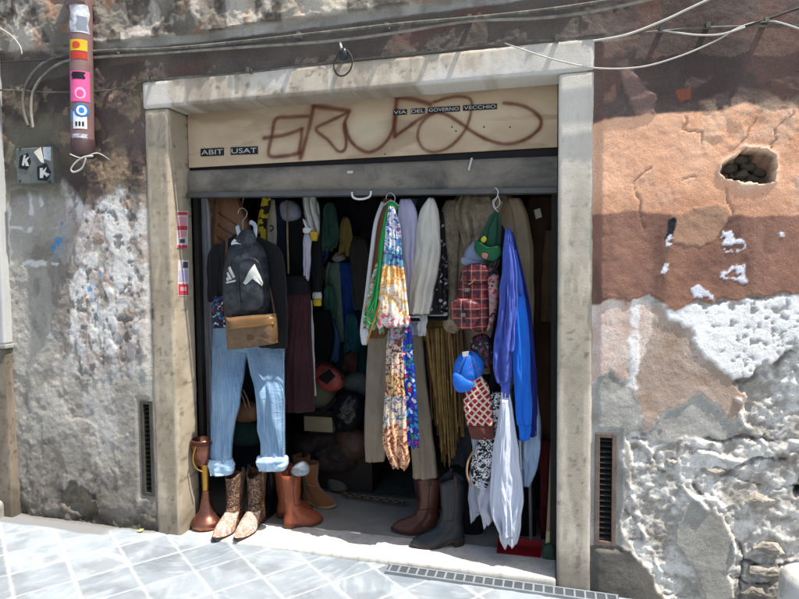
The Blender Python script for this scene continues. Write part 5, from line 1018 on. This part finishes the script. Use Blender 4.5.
cloth('white_shirt_tail', [(314, 416, 428), (325, 417, 427), (336, 418, 426)], .21, whitec, None, .02, 3, .01, 118, nrow=14, label='white shirt tail showing below the off-white sleeve', cat='shirt')
cloth('grey_hood_coat', [(198, 408, 421), (215, 406, 424), (250, 406, 424)], .33, cloth_mat('slate', (96, 98, 112), .9), None, .04, 4, .012, 119, label='slate grey coat shoulder behind the lilac shirt', cat='coat')
# fur coat
furc = NB('fur_beige'); co_ = furc.co('Object'); n_ = furc.noise(co_, 14, 6, .7, .6); c_ = furc.ramp(n_, [(.3, lin((122, 108, 88))), (.7, lin((190, 174, 148)))]); n2_ = furc.noise(furc.co('Object', (1, 1, .25)), 190, 4, .7); c_ = furc.mix(furc.ramp(n2_, [(.3, .5), (.6, 0.)]), c_, lin((80, 66, 50))); furc.bump(n2_, .9, .012); furm = furc.fin(c_, 1.)
coatm = cloth_mat('camel_wool', (146, 128, 104), 1., .15, sheen=.08)
t = thing('fur_coat', P(485, 198, .36), 'beige coat with shaggy fur collar and sleeve behind the tartan backpack', 'coat')
cloth('body', [(195, 458, 510), (205, 450, 524), (225, 446, 530), (260, 446, 532), (300, 448, 533), (350, 450, 530), (372, 452, 528)], .40, coatm, t, .07, 6, .02, 121)
cloth('sleeve', [(200, 446, 458), (215, 441, 460), (245, 441, 458), (285, 443, 457), (320, 445, 459)], .33, furm, t, .055, 3, .012, 122, jag=.01); puff('fur_cuff', [(444, 316), (456, 313), (463, 320), (462, 330), (452, 334), (444, 328)], .31, furm, t, .05, lump=.4)
cloth('fur_collar', [(196, 458, 492), (208, 454, 498), (222, 456, 498), (240, 462, 494), (262, 466, 488), (280, 470, 486)], .31, furm, t, .05, 4, .025, 123, jag=.014, crumple=1.5)
cloth('sleeve', [(198, 508, 520), (215, 512, 528), (250, 516, 533), (300, 518, 534), (345, 516, 532)], .34, coatm, t, .05, 3, .012, 124); strap('lapel', [(500, 200, .3), (494, 222, .29), (498, 240, .3)], coatm, t, .02, .4)
# brown coat behind right, with tag
t = thing('brown_coat', P(543, 200, .5), 'dark brown suede coat with a white price tag next to the right jamb', 'coat')
bc = cloth('body', [(196, 530, 556), (212, 526, 562), (260, 526, 566), (340, 527, 568), (420, 530, 568), (470, 534, 566)], .5, cloth_mat('brown_suede', (66, 46, 34), 1., .25), t, .06, 6, .024, 131)
cloth('sleeve', [(230, 545, 560), (300, 540, 560), (322, 541, 556)], .40, cloth_mat('brown_suede2', (84, 62, 44), 1., .2), t, .04, 3, .012, 132)
q = [(534, 210), (540, 208), (542, 217), (536, 219)]; G().prism([P(a, b, .40)[[0, 2]] for a, b in q], .398, .40).build('price_tag', whit, t)
# fringe garment
frm = pat_stripes('straw_fringe', [(120, 94, 50), (150, 122, 70), (82, 62, 36), (132, 106, 62), (60, 46, 28)], 60)
t = thing('fringed_skirt', P(442, 325, .3), 'straw coloured skirt of long hanging fringes beside the beige trousers', 'skirt')
cloth('waist', [(318, 424, 462), (328, 423, 463), (340, 423, 463)], .34, cloth_mat('straw_band', (96, 74, 44), .95), t, .035, 6, .01, 141)
rg = random.Random(5)
fr = [G(), G()]
for i in range(90):
    u = rg.random(); x0 = 424+38*u; xe = 432+33*u+rg.uniform(-3, 3); ye = (398+70*(1-abs(u-.5)*1.1))+rg.uniform(-26, 6); Y0 = .30+rg.uniform(-.02, .07)
    if u < .25: ye -= 40*(.25-u)*4*.8
    pts = spl([P(x0, 328, Y0), P(x0+(xe-x0)*.4+rg.uniform(-1, 1), 328+(ye-328)*.4, Y0+rg.uniform(-.01, .01)), P(x0+(xe-x0)*.75+rg.uniform(-1, 1), 328+(ye-328)*.75, Y0), P(xe, ye, Y0+rg.uniform(-.01, .01))], 5)
    fr[i % 2].tube(pts, [max(.0025, .0075*(1-.5*k/len(pts))) for k in range(len(pts))], 5, .6)
fr[0].build('fringe', mt('straw', (128, 100, 54), .9, 0, .35, 25), t, True); fr[1].build('fringe', mt('straw_dark', (88, 66, 38), .9, 0, .35, 25), t, True)
cloth('grey_trousers', [(320, 438, 466), (380, 442, 470), (440, 446, 474), (465, 448, 474)], .45, cloth_mat('charcoal', (52, 56, 64), .9), None, .05, 5, .018, 142, label='charcoal trousers in the shade behind the straw fringes', cat='trousers')
# ---------- the bundle on the right hook
t = thing('steel_hook', P(496, 198, .13), 'twisted steel S-hook on the shutter rail carrying the caps and the sweaters', 'hook')
strap('wire', [(493, 192, .12), (495, 188, .1), (498, 191, .1), (497, 197, .11), (493, 201, .12), (494, 207, .12), (498, 212, .12)], met, t, .0035, 1); strap('wire', [(498, 196, .11), (500, 203, .12), (496, 208, .12), (494, 203, .12), (497, 198, .11)], met, t, .003, 1)
capg = cloth_mat('cap_green', (18, 66, 46), .85, .2, sheen=.08); capg2 = cloth_mat('cap_green2', (22, 86, 54), .8, .2)
t = thing('baseball_hat', P(488, 255, .1), 'dark green cap with a small yellow emblem hanging from the hook', 'cap')
gc = puff('crown', [(497, 211), (501, 219), (501, 238), (499, 250), (488, 252), (477, 246), (480, 235), (486, 224), (491, 214)], .13, capg, t, .06, 2.2); br = puff('brim', [(476, 240), (488, 247), (499, 246), (501, 254), (494, 261), (482, 258), (475, 250)], .085, capg2, t, .03, 2.2)
sg_ = mt('hat_seam_green', (10, 40, 28), .8)
for pts in ([(495, 213), (489, 228), (485, 246), (486, 246), (490, 228), (496, 213)], [(497, 213), (497, 230), (495, 248), (496.2, 248), (498.2, 230), (498, 213)]): decal('seam', pts, gc, sg_, t, .002, .001)
decal('emblem', [(482, 238), (485, 236.5), (487, 239.5), (484.5, 242.5), (481.5, 241.5)], gc, mt('emblem_yellow', (196, 180, 40), .8), t, .004, smoothpoly=True); decal('badge', [(483, 253), (488, 254.5), (486, 259), (482, 257)], br, mt('badge_pink', (170, 110, 100), .8), t, .004, smoothpoly=True)
t = thing('baseball_hat', P(472, 262, .14), 'pale blue grey baseball cap tucked under the green cap', 'cap'); cg = cloth_mat('cap_grey', (116, 126, 146), .9)
puff('crown', [(478, 240), (484, 246), (485, 262), (474, 264), (465, 262), (464, 256), (468, 247)], .14, cg, t, .045); puff('brim', [(463, 257), (475, 260), (486, 264), (480, 269), (466, 266), (461, 262)], .11, cg, t, .02)
puff('baseball_hat', [(494, 226), (503, 226), (507, 240), (506, 256), (497, 258), (493, 244)], .17, blk2, None, .05, label='black cap squeezed between the green cap and the blue sweater', cat='cap')
# plaid rucksack
t = thing('plaid_backpack', P(476, 333, .13), 'maroon tartan backpack with buckled pocket and floral side', 'backpack'); pl_ = pat_plaid('plaid')
pb_ = puff('body', [(463, 269), (475, 264), (484, 266), (489, 285), (490, 315), (485, 331), (470, 330), (459, 320), (458, 295)], .14, pl_, t, .07, 3.2, .6); pt_ = pat_floral('pink_floral', [(196, 70, 80), (206, 180, 176), (60, 60, 70), (120, 140, 130)], 50, (200, 150, 146))
puff('side_panel', [(484, 267), (493, 266), (499, 274), (499, 300), (494, 322), (487, 331), (486, 300)], .17, pt_, t, .06, 2.4, .6)
fl_ = puff('top_flap', [(464, 268), (476, 263), (488, 266), (488, 279), (478, 285), (464, 280)], .085, pl_, t, .035, 3); po = puff('pocket', [(453, 302), (462, 299), (478, 303), (479, 320), (472, 330), (460, 328), (452, 316)], .07, pl_, t, .05, 3, .7); puff('pocket_flap', [(453, 301), (466, 299), (479, 303), (478, 312), (464, 312), (452, 309)], .045, pl_, t, .035, 3)
bl_ = mt('strap_black', (22, 18, 20), .4); strap('buckle_strap', [(468, 270, .045), (467, 285, .05), (467, 298, .05)], bl_, t, .005, .5); strap('buckle_strap', [(463, 304, .01), (463, 312, .01), (464, 322, .02)], bl_, t, .005, .5)
for c in ((467, 290, .04), (463, 315, .005)): q = P(*c); bevel(G().box((q[0]-.012, q[1]-.004, q[2]-.009), (q[0]+.012, q[1]+.004, q[2]+.009)).build('buckle', metd, t), .002)
strap('strap', [(465, 270, .08), (462, 280, .07), (470, 284, .05), (478, 274, .06)], leath, t, .004, .6); strap('strap', [(484, 272, .1), (492, 262, .1), (499, 258, .12), (496, 268, .12), (488, 276, .1)], bl_, t, .008, .4)
# caps and knit below
t = thing('baseball_hat', P(468, 392, .1), 'bright blue cap with small red spots hanging below the tartan backpack', 'cap'); bd = pat_dots('blue_dots', (24, 100, 196), (190, 50, 80), 50)
puff('crown', [(455, 362), (464, 352), (476, 352), (484, 362), (482, 376), (472, 386), (462, 390), (454, 382)], .12, bd, t, .06); puff('brim', [(454, 372), (466, 378), (474, 384), (470, 391), (458, 392), (453, 384)], .07, bd, t, .02); sm_ = mt('hat_seam', (14, 60, 130), .8)
crown_ = [o for o in SC.objects if o.name.startswith('crown') and o.parent == t][0]
for pts in ([(468, 353), (462, 366), (458, 382), (459, 382), (463.2, 366), (469.2, 353)], [(470, 353), (476, 366), (476, 382), (477, 382), (477.2, 366), (471.2, 353)]): decal('seam', pts, crown_, sm_, t, .002, .001)
decal_ = G().prism([P(a, b, .055)[[0, 2]] for a, b in ((462, 352), (469, 351), (468, 356), (463, 357))], .052, .055).build('label', whit, t)
puff('baseball_hat', [(472, 338), (486, 334), (494, 346), (494, 362), (484, 368), (472, 356)], .15, pat_floral('dark_floral', [(120, 40, 50), (20, 24, 40), (30, 40, 70), (140, 110, 90)], 60, (20, 20, 28)), None, .05, label='dark navy cap with tiny red flowers above the blue spotted cap', cat='cap')
cloth('dark_shawl', [(258, 498, 510), (300, 496, 508), (350, 490, 504), (400, 492, 502)], .21, navy, None, .03, 3, .012, 150, label='dark navy shawl hanging between the tartan backpack and the blue sweater', cat='shawl')
t = thing('knitted_hat', P(478, 436, .1), 'red knitted hat with a white diamond pattern and brown rib', 'hat')
cloth('knit', [(376, 474, 482), (386, 467, 488), (400, 464, 491), (415, 465, 493), (424, 467, 494)], .1, pat_argyle('argyle'), t, .05, 3, .012, 151, nrow=30); cloth('rib', [(421, 467, 494), (430, 469, 495), (438, 472, 494)], .1, cloth_mat('rib_brown', (88, 50, 44), 1.), t, .052, 5, .008, 152, nrow=14)
cloth('zebra_scarf', [(392, 491, 501), (410, 487, 503), (430, 482, 503), (448, 476, 502), (462, 471, 498), (474, 471, 493), (484, 474, 489), (489, 480, 486)], .12, pat_zebra('zebra'), None, .04, 4, .02, 153, label='black and white zebra print scarf above the white sheer shirts', cat='scarf')
strap_ = thing('looped_lanyard', P(469, 465, .1), 'tan looped cord hanging at the left of the zebra scarf', 'cord'); strap('loop', [(474, 450, .1), (468, 462, .08), (467, 474, .08), (471, 486, .09)], mt('cord_tan', (150, 118, 84), .9), strap_, .005, 1)
# white and grey sheer shirts
wsh = cloth_mat('white_sheer', (190, 196, 210), .7, .06); gsh = cloth_mat('grey_sheer', (142, 146, 158), .8, .1); bsh = cloth_mat('blue_grey_satin', (150, 170, 198), .45, .15)
cloth('grey_blouse', [(430, 472, 488), (455, 471, 486), (480, 470, 482), (505, 469, 483), (518, 470, 480)], .15, gsh, None, .03, 2, .02, 161, hem=.03, jag=.01, label='pale grey blouse hanging furthest left below the zebra scarf', cat='blouse')
cloth('lilac_blouse', [(440, 480, 500), (470, 479, 498), (500, 479, 497), (518, 482, 496), (526, 484, 494)], .13, cloth_mat('sheer_lilac', (168, 170, 186), .8, .08), None, .03, 2, .02, 162, hem=.03, jag=.01, label='pale lilac blouse between the grey blouse and the long white one', cat='blouse')
t = thing('white_blouse', P(506, 395, .09), 'long white sheer blouse hanging lowest, almost touching the red dustpan', 'blouse')
cloth('body', [(384, 502, 509), (405, 499, 512), (430, 496, 515), (460, 492, 520), (490, 490, 523), (512, 492, 523), (524, 497, 522), (532, 501, 520), (536, 501, 519), (546, 505, 517)], .08, wsh, t, .045, 3, .03, 163, nseg=80, hem=.02, crumple=1.1, jag=.01); cloth('sleeve', [(400, 502, 508), (440, 499, 509), (480, 496, 508), (520, 502, 512), (538, 503, 513)], .045, wsh, t, .03, 2, .016, 164, crumple=1.2)
t = thing('satin_shirt', P(527, 390, .18), 'blue grey satin shirt with white piping hanging behind the bright blue sleeve', 'shirt')
cloth('body', [(345, 506, 524), (370, 506, 530), (400, 510, 538), (425, 514, 541), (450, 516, 541), (470, 520, 536), (486, 522, 530)], .18, bsh, t, .04, 2.5, .026, 165, nseg=70); strap('piping', [(520, 420, .13), (520, 445, .13), (521, 470, .13)], whitec, t, .005, .5)
cloth('grey_tshirt', [(330, 503, 514), (360, 504, 516), (400, 506, 518), (418, 508, 516)], .13, cloth_mat('marl_grey', (96, 102, 112), .95), None, .03, 3, .012, 166, label='dark grey t-shirt sleeve below the periwinkle sweater', cat='t-shirt')
cloth('black_leggings', [(385, 512, 524), (410, 513, 526), (434, 516, 525), (440, 518, 524)], .10, blk2, None, .03, 3, .012, 167, label='black sleeve end between the grey t-shirt and the bright blue cuff', cat='leggings')
# blue sweaters
per = cloth_mat('periwinkle', (66, 84, 166), .9, .12, sheen=.08); brt = cloth_mat('bright_blue', (14, 96, 196), .85, .12, sheen=.08); roy = cloth_mat('royal_navy', (34, 44, 130), .9, .12)
t = thing('periwinkle_sweater', P(508, 229, .08), 'periwinkle blue sweatshirt hanging by its collar at the front of the hook', 'sweatshirt', 'blue sweaters on one hook')
cloth('body', [(228, 506, 510), (236, 504, 512), (260, 502.5, 515), (290, 500, 516), (320, 497, 516), (345, 493.5, 514), (365, 493, 512), (382, 497, 511)], .07, per, t, .05, 2.4, .028, 171, nseg=80, crumple=1.3); cloth('cuff', [(378, 498, 511), (388, 501, 510), (397, 502.5, 509.5)], .07, per, t, .035, 6, .006, 172, nrow=12)
cloth('sleeve', [(242, 506, 513), (270, 507, 516), (300, 506, 518), (335, 504, 515), (352, 504, 513)], .045, per, t, .03, 2, .016, 177, crumple=1.)
t = thing('navy_sweater', P(518, 240, .16), 'royal navy sweatshirt hanging behind the bright blue one', 'sweatshirt', 'blue sweaters on one hook')
cloth('body', [(232, 508, 513), (260, 509, 520), (290, 511, 527), (320, 513, 532), (350, 515, 535), (390, 520, 537), (420, 527, 538), (436, 530, 537)], .15, roy, t, .045, 2.4, .024, 173, nseg=80, crumple=1.2)
t = thing('bright_blue_sweater', P(516, 250, .1), 'bright azure sweatshirt with its sleeve dangling, between the periwinkle and navy ones', 'sweatshirt', 'blue sweaters on one hook')
cloth('body', [(250, 510, 516), (275, 510, 521), (300, 511, 525), (320, 512, 525), (345, 511, 524)], .1, cloth_mat('mid_blue', (60, 100, 190), .9, .12), t, .035, 3, .014, 174); cloth('sleeve', [(296, 511, 524), (315, 511, 527), (340, 512, 529), (370, 513, 530), (405, 515, 532), (424, 517, 531.5)], .07, brt, t, .045, 2, .016, 175, nseg=70, crumple=1.); cloth('cuff', [(422, 517.5, 531.5), (432, 519, 531), (440, 520.5, 530)], .07, brt, t, .036, 6, .006, 176, nrow=12)
# dustpan, broom, sticks
red = mt('red_plastic', (128, 22, 32), .45, 0, .1); stk = mt('stick_pale', (150, 138, 112), .6, 0, .2, 8, 60, .2)
t = thing('dustpan', PZ(520, 556, .034), 'red plastic dustpan with a long grey handle standing on the threshold', 'dustpan')
a = PZ(496, 556, .036); b = PZ(541, 556, .036); g = G(); y0, y1 = a[1]+.03, a[1]+.13
x0, x1 = a[0], b[0]
g.box((x0, y0, .036), (x1, y1, .041)); g.add([(x0, y0, .041), (x0, y1, .041), (x0, y1, .075), (x0, y0+.03, .05), (x0+.004, y0, .041), (x0+.004, y1, .041), (x0+.004, y1, .075), (x0+.004, y0+.03, .05)], [(0, 1, 2, 3), (7, 6, 5, 4), (3, 2, 6, 7), (0, 3, 7, 4)]); g.add([(x1-.004, y0, .041), (x1-.004, y1, .041), (x1-.004, y1, .075), (x1-.004, y0+.03, .05), (x1, y0, .041), (x1, y1, .041), (x1, y1, .075), (x1, y0+.03, .05)], [(0, 1, 2, 3), (7, 6, 5, 4), (3, 2, 6, 7), (0, 3, 7, 4)]); g.box((x0, y1, .036), (x1, y1+.006, .08))
g.build('pan', red, t); q = P(531, 545, y1); q[2] = .08; G().tube([q, np.array([q[0]-.01, q[1]+.03, .5]), np.array([q[0]-.02, q[1]+.08, .95])], .009, 10).build('handle', mt('handle_grey', (120, 122, 130), .4, .4), t, True)
t = thing('broom', P(549, 560, .2), 'broom with a pale wooden stick and a green head beside the right jamb', 'broom')
q0 = P(549, 556, .2); q0[2] = .036
strap('stick', [(548, 540, .22), (551, 480, .26), (555, 395, .32), (558, 330, .36)], stk, t, .011, 1); puff('head', [(544, 545), (553, 544), (556, 556), (555, 566), (543, 566), (542, 556)], .2, mt('green_head', (52, 74, 56), .7), t, .03, 3); strap('ferrule', [(548, 545, .215), (549, 530, .225)], mt('ferrule', (176, 168, 130), .5), t, .014, 1)
cloth('dark_red_skirt', [(440, 540, 566), (500, 540, 568), (548, 541, 568)], .42, cloth_mat('dark_red', (74, 16, 24), .9), None, .04, 5, .02, 181, label='dark red cloth hanging low beside the right jamb behind the broom', cat='cloth')
cloth('black_dress', [(430, 500, 534), (480, 500, 536), (535, 502, 536)], .45, blk2, None, .05, 5, .02, 182, label='black dress hanging behind the white blouse', cat='dress')
# ============================================================ the dim stock further in
rail = thing('clothes_rail', P(330, 200, 1.6), 'steel rail deep in the shop loaded with dark clothes', 'rail'); 
zr = 2.1; G().tube([np.array([-.35, 1.6, zr]), np.array([2.9, 1.6, zr])], .014, 10).build('bar', metd, rail, True)
for xx in (-.33, 2.88): G().tube([np.array([xx, 1.6, .03]), np.array([xx, 1.6, zr+.02])], .014, 10).build('post', metd, rail, True)
dk = [((20, 30, 34), 'petrol'), ((28, 24, 24), 'brown black'), ((18, 22, 40), 'navy'), ((16, 16, 18), 'black'), ((24, 44, 44), 'dark teal')]
def cg_(name, rows, Y, col, label, cat, seed, dep=.06, folds=5, amp=.025, c2=None): return cloth(name, rows, Y, cloth_mat(name+str(seed), col, .9, .25, c2), None, dep, folds, amp, seed, label=label, cat=cat, group='dark stock at the back of the shop')
cg_('green_dress', [(262, 328, 343), (275, 324, 348), (300, 325, 352), (330, 328, 352), (342, 332, 348)], 1.35, (150, 178, 158), 'pale sage green dress catching light in the middle of the dark shop', 'dress', 201)
cg_('blue_blouse', [(262, 340, 350), (285, 341, 356), (320, 343, 357), (345, 346, 357)], 1.3, (44, 84, 170), 'blue blouse hanging right of the sage green dress', 'blouse', 202)
puff('white_hat', [(333, 256), (338, 251), (344, 254), (345, 259), (338, 262), (333, 260)], 1.3, whitec, None, .05, label='small pale round hat above the sage green dress in the dark', cat='hat')
cg_('teal_dress', [(300, 338, 362), (340, 336, 366), (390, 338, 368), (420, 340, 366)], 1.4, (28, 92, 96), 'dark teal dress hanging low in the middle of the shop', 'dress', 203)
cg_('khaki_coat', [(200, 352, 366), (222, 346, 370), (255, 344, 370), (300, 346, 372)], 1.45, (160, 130, 68), 'mustard khaki coat hanging high behind the white handle', 'coat', 204)
cg_('t_shirt', [(196, 330, 356), (212, 324, 362), (236, 326, 360)], 1.2, (20, 22, 38), 'midnight blue top hanging high near the white handle', 't-shirt', 205)
cg_('t_shirt', [(195, 362, 376), (210, 360, 380), (238, 362, 378)], 1.0, (18, 18, 22), 'small black top left of the hanger with the printed scarf', 't-shirt', 206)
cg_('olive_jumper', [(238, 352, 366), (250, 350, 370), (275, 352, 372), (310, 354, 374)], 1.1, (66, 66, 60), 'grey olive jumper hanging left of the brown robe', 'jumper', 207)
cg_('dark_green_coat', [(205, 312, 324), (225, 308, 326), (270, 308, 324), (340, 308, 324)], 1.25, (20, 40, 40), 'dark bottle green coat hanging left of the sage dress', 'coat', 208)
cg_('petrol_coat', [(200, 300, 322), (240, 298, 326), (300, 300, 326), (380, 304, 326)], 1.5, (20, 30, 36), 'petrol coat in deep shade behind the striped scarf', 'coat', 209)
cg_('denim_shirt', [(320, 324, 334), (340, 326, 340), (362, 330, 338)], 1.05, (70, 100, 140), 'small denim blue sleeve hanging above the red and black bag', 'shirt', 210)
cg_('black_cape', [(310, 312, 330), (340, 310, 334), (366, 312, 328)], .95, (16, 18, 20), 'black cape hanging above the cream box', 'cape', 211)
rg = random.Random(11); names = [('overcoat', 'coat'), ('wool_coat', 'coat'), ('long_dress', 'dress'), ('jacket', 'jacket')]
spots = [(268, 'third'), (284, ''), (300, ''), (318, ''), (338, ''), (356, ''), (374, ''), (392, ''), (412, ''), (432, ''), (452, ''), (474, ''), (496, ''), (518, '')]
words = ['petrol blue', 'near black', 'ink navy', 'jet black', 'deep teal', 'charcoal', 'dark plum', 'bottle green', 'dark chocolate', 'graphite', 'midnight', 'dark moss', 'sooty grey', 'dark burgundy']
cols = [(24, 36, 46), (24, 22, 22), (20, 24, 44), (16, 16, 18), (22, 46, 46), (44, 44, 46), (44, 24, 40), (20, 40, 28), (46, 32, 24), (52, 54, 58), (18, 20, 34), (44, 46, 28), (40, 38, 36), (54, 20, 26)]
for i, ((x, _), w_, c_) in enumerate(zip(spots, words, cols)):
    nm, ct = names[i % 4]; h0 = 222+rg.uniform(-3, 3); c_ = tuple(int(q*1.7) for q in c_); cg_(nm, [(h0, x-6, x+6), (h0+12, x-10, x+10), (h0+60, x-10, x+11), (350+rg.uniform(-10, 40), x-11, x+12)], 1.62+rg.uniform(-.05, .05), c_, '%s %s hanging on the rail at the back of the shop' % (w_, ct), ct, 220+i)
# clutter on the floor at left centre
t = thing('cream_box', P(320, 432, .75), 'cream box with a black band sitting behind the boots', 'box')
a, b = P(304, 431, .75), P(332, 416, .75); cr = mt('cream_card', (134, 124, 100), .8, 0, .1); bevel(G().box((a[0], .75, a[2]), (b[0], .95, b[2])).build('body', cr, t), .004); a2, b2_ = P(303, 416, .74), P(333, 411, .74); G().box((a2[0], .74, a2[2]+.0), (b2_[0], .96, b2_[2])).build('band', blk2, t)
tb = G().box((a[0]+.02, .8, .03), (b[0]+.25, 1.1, a[2]-.002)).build('low_bench', mt('bench_dark', (40, 32, 28), .8), None, base=(a[0], .8, 0)); tag(tb, 'low dark bench under the cream box and the black bag', 'bench')
puff('cream_cushion', [(306, 382), (322, 378), (338, 392), (336, 408), (318, 413), (305, 410)], .84, mt('cream_felt', (96, 92, 76), .9), None, .06, label='cream flat cushion leaning behind the cream box', cat='cushion')
t = thing('red_handbag', P(328, 390, .72), 'round red handbag with a black flap on top of the cream cushion', 'handbag'); rb = puff('body', [(313, 368), (322, 363), (336, 368), (344, 376), (342, 388), (330, 391), (318, 384)], .72, mt('red_leather', (128, 52, 48), .4, 0, .3), t, .05); decal('flap', [(319, 377), (330, 369), (336, 376), (328, 384)], rb, blk2, t, .006); strap('handle', [(316, 368, .69), (324, 362, .68), (338, 370, .69), (343, 380, .69)], blk2, t, .005, 1)
puff('black_handbag', [(334, 396), (348, 390), (362, 396), (365, 412), (356, 430), (338, 430), (332, 414)], .78, mt('patent_black', (20, 22, 26), .25, 0, .3, 20, 50, .4), None, .08, lump=.4, label='shiny black handbag slumped beside the cream box', cat='handbag')
strap_t2 = thing('bag_strap', P(322, 412, .7), 'black leather strap trailing from the black handbag over the cream box', 'strap'); strap('band', [(302, 409, .7), (316, 413, .69), (326, 408, .69), (336, 398, .7)], blk2, strap_t2, .014, .4)
puff('grey_blanket', [(346, 376), (362, 372), (368, 382), (366, 394), (350, 396), (343, 388)], .9, cloth_mat('green_grey_wool', (76, 84, 78), 1.), None, .07, label='folded green grey blanket on the pile right of the red handbag', cat='blanket')
puff('dark_pile', [(296, 436), (320, 430), (345, 432), (362, 440), (360, 466), (330, 472), (300, 462)], .86, cloth_mat('pile_cloth', (34, 30, 32), .95, .4, (60, 44, 40)), None, .16, lump=.6, seed=8, label='heap of dark clothes on the floor behind the suede boots', cat='clothes heap')
puff('brown_satchel', [(338, 430), (356, 428), (368, 438), (366, 456), (350, 462), (338, 452)], .8, mt('satchel', (66, 44, 34), .5, 0, .3), None, .08, label='brown satchel leaning in front of the dark clothes heap', cat='satchel')
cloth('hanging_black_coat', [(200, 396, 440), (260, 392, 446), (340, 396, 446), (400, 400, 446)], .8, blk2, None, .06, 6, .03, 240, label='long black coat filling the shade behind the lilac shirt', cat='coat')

# small things crammed among the stock
acc = [(330, 222, 9, (60, 90, 80)), (322, 236, 8, (40, 60, 110)), (316, 262, 8, (70, 60, 50)), (346, 232, 7, (120, 104, 60)), (330, 300, 7, (60, 96, 84)), (352, 330, 8, (30, 70, 80)), (318, 350, 8, (40, 44, 70)), (350, 352, 7, (90, 60, 50)), (326, 412, 6, (80, 76, 60)), (360, 420, 8, (60, 40, 50)), (342, 214, 6, (90, 96, 120))]
for i, (x, y, r_, c_) in enumerate(acc):
    rg = random.Random(i+40); nm = ['folded_shirt', 'woollen_scarf', 'cloth_bag'][i % 3]; ct = ['shirt', 'scarf', 'bag'][i % 3]
    cloth(nm, [(y-r_*2.2, x-r_*.3, x+r_*.3), (y-r_*1.2, x-r_*.8, x+r_*.7), (y+r_, x-r_*.9, x+r_), (y+r_*3, x-r_*1.1, x+r_*.8)], 1.0+.03*i, cloth_mat('stock%d' % i, tuple(int(q*1.3) for q in c_), .9, .3), None, .03, 3, .03, 300+i, hem=.03,
         label='%s crammed among the dim stock, %s' % (ct, ['below the rail left of the white handle', 'high between the striped scarf and the handle', 'left of the sage green dress', 'under the khaki coat', 'on the front of the sage green dress', 'against the dark teal dress', 'right of the maroon skirt', 'above the grey blanket', 'at the corner of the cream box', 'beside the shiny black handbag', 'just below the white handle'][i]), cat=ct, group='dark stock at the back of the shop')
